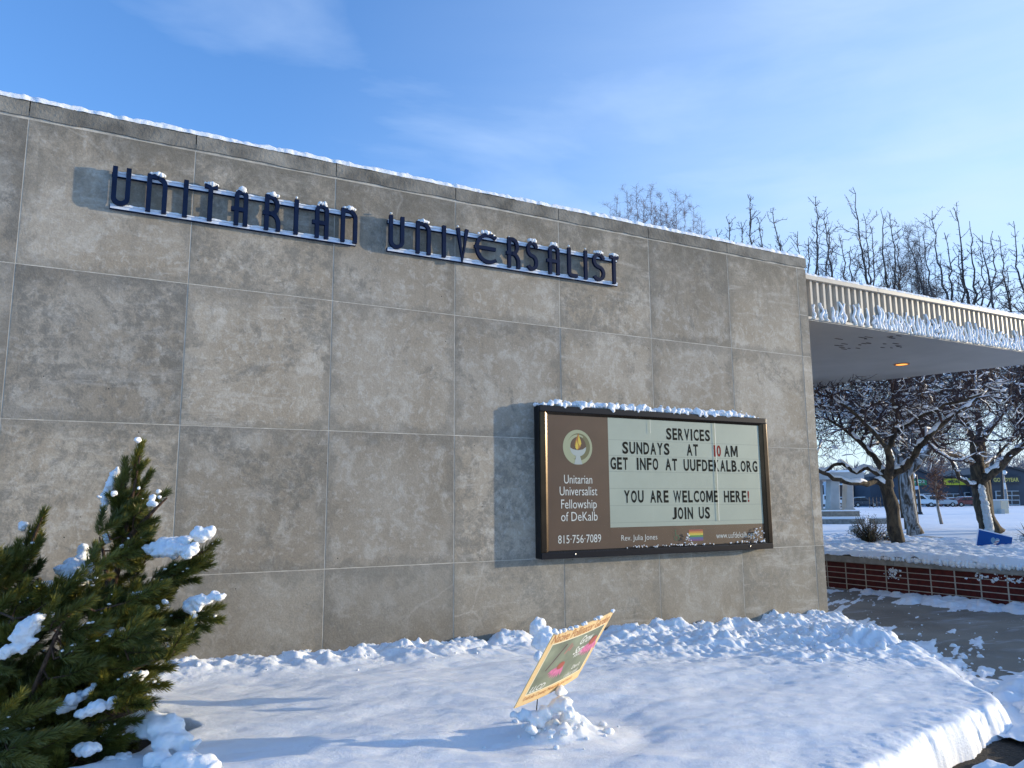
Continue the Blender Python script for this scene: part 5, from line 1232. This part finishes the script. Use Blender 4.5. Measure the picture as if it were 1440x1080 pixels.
# ------------------------------------------------------------------ PINE
PD = 4.7
pine = thing('mountain_pine', 'bushy mountain pine laden with snow clumps in the left foreground', 'pine', tuple(gz(70, PD, .3)))
def needle_shoot(seed, L_=.20, nn_=420, stems=1):
    rn = np.random.default_rng(seed); V = []; F = []; k = 0
    stm = [(np.zeros(3), np.eye(3), 1.)]
    for q_ in range(stems-1):
        a = rn.uniform(0, 6.28); Q = Vector((math.cos(a)*.65, math.sin(a)*.65, 1)).to_track_quat('Z', 'Y').to_matrix(); stm.append((np.array([0, 0, -L_*rn.uniform(.0, .55)]), np.array(Q), rn.uniform(.7, 1)))
    for i in range(nn_*stems):
        so_, sm_, ss_ = stm[i % stems]
        f = rn.random()**.85; z = L_*f; a = rn.uniform(0, 2*math.pi); sp_ = rad(rn.normal(54-28*f, 9)); ln = rn.uniform(.052, .074)*(1-.15*f)
        d = np.array([math.sin(sp_)*math.cos(a), math.sin(sp_)*math.sin(a), math.cos(sp_)]); s_ = np.cross(d, rn.normal(size=3)); s_ /= np.linalg.norm(s_); w_ = .0016
        p0 = np.array([.003*math.cos(a), .003*math.sin(a), z]); p1 = p0+d*ln*.55; d2 = unit(d+np.array([0, 0, .25])); p2 = p1+d2*ln*.45
        V += [so_+sm_@(p_*ss_) for p_ in (p0-s_*w_, p0+s_*w_, p1-s_*w_, p1+s_*w_, p2)]; F += [(k, k+1, k+3, k+2), (k+2, k+3, k+4)]; k += 5
    m_ = MB(); m_.v = [tuple(v) for v in V]; m_.f = F
    me = bpy.data.meshes.new('needle_shoot'); me.from_pydata(m_.v, [], m_.f); me.materials.append(NEEDLE); me.update(); return me
SH = [needle_shoot(i, .17+.02*i) for i in range(5)]; SH3 = [needle_shoot(i+20, .17+.02*i, 380, 3) for i in range(5)]; NKEY = [0]
poly = [(0, 765), (25, 765), (55, 745), (70, 765), (55, 835), (95, 800), (130, 800), (160, 790), (172, 740), (160, 700), (175, 650), (195, 640), (205, 680), (225, 700), (215, 740), (210, 790), (255, 790), (285, 790), (262, 815), (230, 825), (225, 850), (280, 862), (268, 885), (245, 905), (240, 950), (215, 990), (190, 1015), (185, 1045), (0, 1090)]
def inpoly(x, y):
    c = False; j = len(poly)-1
    for i in range(len(poly)):
        xi, yi = poly[i]; xj, yj = poly[j]
        if (yi > y) != (yj > y) and x < (xj-xi)*(y-yi)/(yj-yi)+xi: c = not c
        j = i
    return c
# main boughs: polylines in plan picked off the photograph, spread in depth
BG = [[(30, 1085, 4.8), (80, 1000, 4.75), (120, 920, 4.75), (155, 850, 4.72), (168, 790, 4.7), (178, 740, 4.7), (188, 690, 4.7), (197, 640, 4.7)],
      [(120, 920, 4.75), (160, 880, 4.6), (200, 840, 4.55), (240, 800, 4.55), (285, 775, 4.55)],
      [(100, 960, 4.7), (160, 920, 4.5), (210, 895, 4.45), (255, 875, 4.45), (290, 858, 4.45)],
      [(20, 1080, 4.9), (10, 960, 4.85), (15, 880, 4.8), (30, 810, 4.8), (50, 750, 4.8), (60, 725, 4.8)],
      [(60, 1040, 4.6), (110, 990, 4.35), (160, 955, 4.25), (210, 930, 4.2), (245, 915, 4.2)],
      [(80, 1000, 4.8), (85, 930, 5.0), (95, 870, 5.1), (110, 810, 5.1)],
      [(40, 1075, 4.6), (90, 1040, 4.3), (140, 1015, 4.2), (190, 1000, 4.2), (215, 985, 4.2)],
      [(10, 1085, 4.5), (30, 1010, 4.2), (60, 940, 4.1), (85, 880, 4.1), (110, 850, 4.1)],
      [(-20, 1085, 4.5), (-10, 1000, 4.3), (5, 930, 4.2), (20, 870, 4.2)],
      [(60, 1060, 4.6), (120, 1050, 4.4), (160, 1045, 4.3), (180, 1035, 4.3)],
      [(155, 850, 4.72), (150, 810, 4.8), (145, 775, 4.85), (140, 755, 4.9)],
      [(178, 760, 4.7), (200, 735, 4.65), (222, 712, 4.6), (235, 700, 4.6)]]
sk = []
for bi, b_ in enumerate(BG):
    P = [at(*q) for q in b_]; PP = []
    for i in range(len(P)-1):
        for q in range(4): PP.append(P[i]*(1-q/4)+P[i+1]*q/4)
    PP.append(P[-1]); r0 = .030 if bi in (0, 3) else .018
    MB().tube(PP, taper(r0, .005, len(PP)), 7).build('branch' if bi else 'trunk', PBARK, pine, smooth=True)
    sk += [(p, unit(PP[min(i+1, len(PP)-1)]-PP[max(i-1, 0)]), bi) for i, p in enumerate(PP)]
rp_ = random.Random(12); shoots = []
def add_shoot(tip, dirv, sc=1.):
    shoots.append((tip, unit(dirv), sc))
VW = lambda dx, dy, dz: RT*dx+UP*dy+FH*dz          # small steps: right, up, away
for (px, py, d, ax, ay, az, sc) in [                # silhouettes
    (201, 617, 4.7, .30, 1, 0, 1.0), (176, 640, 4.7, -.05, 1, .1, .8), (216, 658, 4.68, .6, .9, -.1, .8), (210, 690, 4.65, .6, .7, -.2, .85), (240, 688, 4.6, 1.0, .75, 0, .95), (226, 728, 4.62, 1, .4, -.1, .85),
    (165, 668, 4.72, -.25, 1, .1, .9), (160, 715, 4.72, -.2, 1, .1, .9), (218, 745, 4.6, .9, .55, 0, .9), (218, 775, 4.6, 1, .15, 0, .8), (190, 700, 4.66, .15, 1, -.3, .9), (200, 760, 4.6, .6, .5, -.4, .9),
    (311, 758, 4.55, 1, .75, 0, .95), (304, 790, 4.55, 1, .35, 0, 1.0), (302, 778, 4.5, 1, .55, -.1, 1.), (280, 800, 4.5, 1, .25, -.2, 1.), (265, 790, 4.5, 1, .45, 0, 1.), (285, 815, 4.6, 1, .1, 0, .9), (258, 815, 4.55, 1, .2, 0, .95),
    (317, 850, 4.45, 1, .35, 0, 1.), (318, 872, 4.45, 1, -.05, 0, .95), (300, 884, 4.45, 1, -.1, .1, .95), (300, 862, 4.4, 1, .15, -.1, 1.), (282, 900, 4.4, 1, .0, 0, .95), (262, 912, 4.4, 1, .1, 0, 1.), (245, 830, 4.6, 1, .35, 0, .9),
    (250, 938, 4.3, 1, .05, 0, 1.), (243, 965, 4.3, 1, -.05, 0, 1.), (225, 985, 4.25, 1, .0, 0, 1.), (205, 1012, 4.2, 1, .05, 0, 1.), (196, 1035, 4.2, 1, .1, 0, .9), (180, 1050, 4.2, 1, .0, 0, 1.),
    (66, 712, 4.8, .45, 1, 0, 1.), (62, 745, 4.75, .5, 1, -.1, 1.), (45, 738, 4.8, .25, 1, 0, .95), (62, 785, 4.7, .6, .8, 0, 1.), (28, 755, 4.85, .1, 1, .1, .9), (55, 820, 4.7, .6, .7, -.1, 1.), (5, 770, 4.9, -.1, 1, .1, .8),
    (104, 805, 5.05, .15, 1, .1, .9), (88, 815, 5.0, -.3, .9, 0, .85), (120, 815, 4.95, .5, .8, 0, .85), (135, 758, 4.9, .05, 1, 0, .8), (150, 752, 4.85, .4, .8, 0, .75), (123, 770, 4.9, -.5, .6, 0, .7)]:
    add_shoot(at(px, py, d), VW(ax, ay, az), sc)
NKEY[0] = len(shoots); tries = 0
while len(shoots) < 292 and tries < 9000:
    tries += 1; x = rp_.uniform(-15, 300); y = rp_.uniform(640, 1085)
    if y < 830 and rp_.random() < .35: continue
    if not inpoly(max(x, 1), y): continue
    d = rp_.uniform(4.1, 5.1); d = d-.25*(y-800)/280
    if x > 150 and y < 800: d = rp_.uniform(4.6, 4.8)
    p = at(x, y, d)
    f = (y-760)/320; ax = .75+.35*max(0, (x-60)/200)+rp_.gauss(0, .25); ay = .85-.75*f*max(.25, min(1, x/150))+rp_.gauss(0, .28)
    if 150 < x and y < 760: ax *= .4
    add_shoot(p, VW(ax, ay, rp_.gauss(-.15, .45)), rp_.uniform(.85, 1.15))
tw = MB()
for i, (tip, d, sc) in enumerate(shoots):
    me = (SH if i < NKEY[0] and i % 3 else SH3)[i % 5]; L_ = (.17+.02*(i % 5))*sc; o = put(bpy.data.objects.new('needle_shoot', me), pine)
    q = Vector(d).to_track_quat('Z', 'Y'); base = tip-d*(L_+.035*sc)
    o.matrix_basis = Matrix.Translation(Vector(base)) @ q.to_matrix().to_4x4() @ Matrix.Rotation(rp_.uniform(0, 6.28), 4, 'Z') @ Matrix.Scale(sc, 4)
    bst = min(sk, key=lambda s: np.linalg.norm(s[0]-base)+(.25 if s[0][2] > base[2]+.05 else 0)+.3*max(0, (s[0]-base)@d))
    p0 = bst[0]; mid = (p0+base)/2-d*.04+np.array([0, 0, -.02])
    tw.tube([p0, mid, base, base+d*L_], [.006, .0055, .0045, .0025], 5)
tag(tw.build('twigs', PBARK, pine), kind='stuff')
mb = MB()
for i, (tip, d, sc) in enumerate(shoots):
    if rp_.random() < .42:
        for k in range(rp_.randint(2, 6)):
            f = rp_.uniform(.05, .24); lump(mb, tip-d*f+np.array([rp_.gauss(0, .016), rp_.gauss(0, .016), rp_.uniform(.008, .03)]), rp_.uniform(.003, .010), rp_.randrange(99999), (1.6, 1.1, .8), .6, 1)
tag(mb.build('snow_specks', SNOW, pine, smooth=True), kind='stuff')
# snow on the pine
mb = MB(); rs_ = random.Random(21)
def blob_run(p, q, n, r, d, sq=(1.15, 1, .8)):
    for k in range(n):
        f = k/max(n-1, 1); lump(mb, at(p[0]*(1-f)+q[0]*f+rs_.gauss(0, 1.5), p[1]*(1-f)+q[1]*f+rs_.gauss(0, 1.5), d+rs_.gauss(0, .02)), r*rs_.uniform(.7, 1.1)*(.65+.7*math.sin(3.14*(.15+.7*f))), rs_.randrange(99999), sq, .35, 3)
blob_run((163, 662), (148, 700), 9, .030, 4.78, (.8, .8, 1.2)); blob_run((148, 700), (146, 718), 4, .022, 4.78, (.8, .8, 1.1)); blob_run((193, 620), (195, 622), 1, .022, 4.66)
blob_run((212, 772), (262, 762), 13, .048, 4.62, (1.2, 1.1, .65)); blob_run((218, 778), (268, 770), 9, .036, 4.5); blob_run((276, 752), (294, 746), 5, .040, 4.5); blob_run((262, 778), (272, 768), 4, .026, 4.42)
blob_run((88, 802), (122, 800), 10, .042, 4.80); blob_run((100, 792), (128, 808), 6, .038, 4.86); blob_run((104, 818), (118, 816), 3, .036, 4.62); blob_run((120, 770), (114, 796), 6, .028, 4.98, (.9, .9, 1.1)); blob_run((146, 752), (152, 760), 3, .022, 4.8)
blob_run((24, 900), (54, 866), 10, .036, 4.05); blob_run((0, 925), (45, 903), 9, .024, 4.05); blob_run((268, 852), (284, 843), 5, .040, 4.38); blob_run((296, 842), (312, 838), 4, .022, 4.38); blob_run((274, 864), (280, 858), 2, .024, 4.36)
blob_run((30, 838), (46, 830), 4, .042, 4.95); blob_run((56, 832), (70, 824), 4, .044, 4.95); blob_run((32, 742), (34, 740), 2, .030, 4.8); blob_run((85, 1000), (130, 965), 9, .026, 4.1); blob_run((115, 1005), (160, 985), 8, .026, 4.0)
blob_run((175, 958), (204, 948), 6, .028, 4.2); blob_run((130, 895), (170, 885), 6, .018, 4.2); blob_run((222, 855), (232, 850), 2, .018, 4.3); blob_run((186, 836), (205, 830), 4, .014, 4.35); blob_run((110, 1055), (140, 1050), 5, .026, 4.0); blob_run((10, 1028), (11, 1029), 1, .018, 3.9)
blob_run((140, 700), (160, 698), 2, .018, 4.5); blob_run((212, 700), (216, 712), 3, .018, 4.5); blob_run((195, 685), (200, 700), 2, .014, 4.5); blob_run((60, 870), (70, 866), 2, .02, 4.1); blob_run((150, 1075), (180, 1068), 4, .035, 4.1); blob_run((225, 690), (222, 698), 2, .015, 4.5)
tag(melt(mb.build('snow_cover', SNOW, pine, smooth=True), .007, 3, .030, .03), kind='stuff')
# snow heaped on low boughs beside the pine
mb = MB()
for (px, py, r, d) in [(200, 1018, .07, 4.25), (218, 1022, .09, 4.25), (238, 1030, .10, 4.2), (250, 1045, .08, 4.15), (228, 1045, .07, 4.1), (262, 1062, .05, 4.1), (273, 1044, .035, 4.1), (226, 1066, .07, 4.0), (246, 1072, .07, 3.95), (268, 1078, .08, 3.95), (290, 1085, .08, 3.95), (210, 1010, .04, 4.3), (196, 1014, .04, 4.3)]:
    for j in range(2): lump(mb, at(px+rs_.gauss(0, 3), py+rs_.gauss(0, 3), d), r*rs_.uniform(.65, .9), rs_.randrange(9999), (1.1, 1, .8), .4, 3)
tag(melt(mb.build('snow_heap', SNOW, smooth=True), .011, 5, .03, .06), kind='stuff', label='heap of snow clods on low boughs beside the pine', cat='snow')

# sparrow on the snowy bough
bp = at(52, 825, 4.95); bird = thing('small_bird', 'small brown sparrow with a grey breast perched on the snowy pine', 'bird', tuple(bp-np.array([0, 0, .03])))
FTH = M('brown_feathers', (.085, .052, .034), .8, var=.4, vscale=90); BRS = M('grey_breast', (.27, .23, .20), .8)
def ell(name, c, rx, ry, rz, mat, tilt=0):
    V, F = ICO[3]; ct, st_ = math.cos(tilt), math.sin(tilt); out = []
    for v in V:
        x, y, z = v[0]*rx, v[1]*ry, v[2]*rz; xx = x*ct-z*st_; zz_ = x*st_+z*ct; out.append(c+R0*xx+FH*y+np.array([0, 0, zz_]))
    return MB().add(out, F).build(name, mat, bird, smooth=True)
ell('body', bp, .027, .022, .036, FTH, -.35); ell('breast', bp+R0*.008-FH*.006, .020, .019, .028, BRS, -.35); ell('head', bp+R0*.010+np.array([0, 0, .040]), .017, .016, .017, FTH)
MB().tube([bp+R0*.024+np.array([0, 0, .041]), bp+R0*.036+np.array([0, 0, .039])], [.005, .0008], 6).build('beak', POLE, bird); MB().tube([bp-R0*.014+np.array([0, 0, -.02]), bp-R0*.04+np.array([0, 0, -.055])], [.009, .006], 4).build('tail', FTH, bird)
ell('eye', bp+R0*.018-FH*.012+np.array([0, 0, .044]), .0025, .0025, .0025, POLE)
for s_ in (-.006, .008): MB().tube([bp+R0*s_+np.array([0, 0, -.03]), bp+R0*s_+np.array([0, 0, -.055])], .0014, 4).build('leg', POLE, bird)
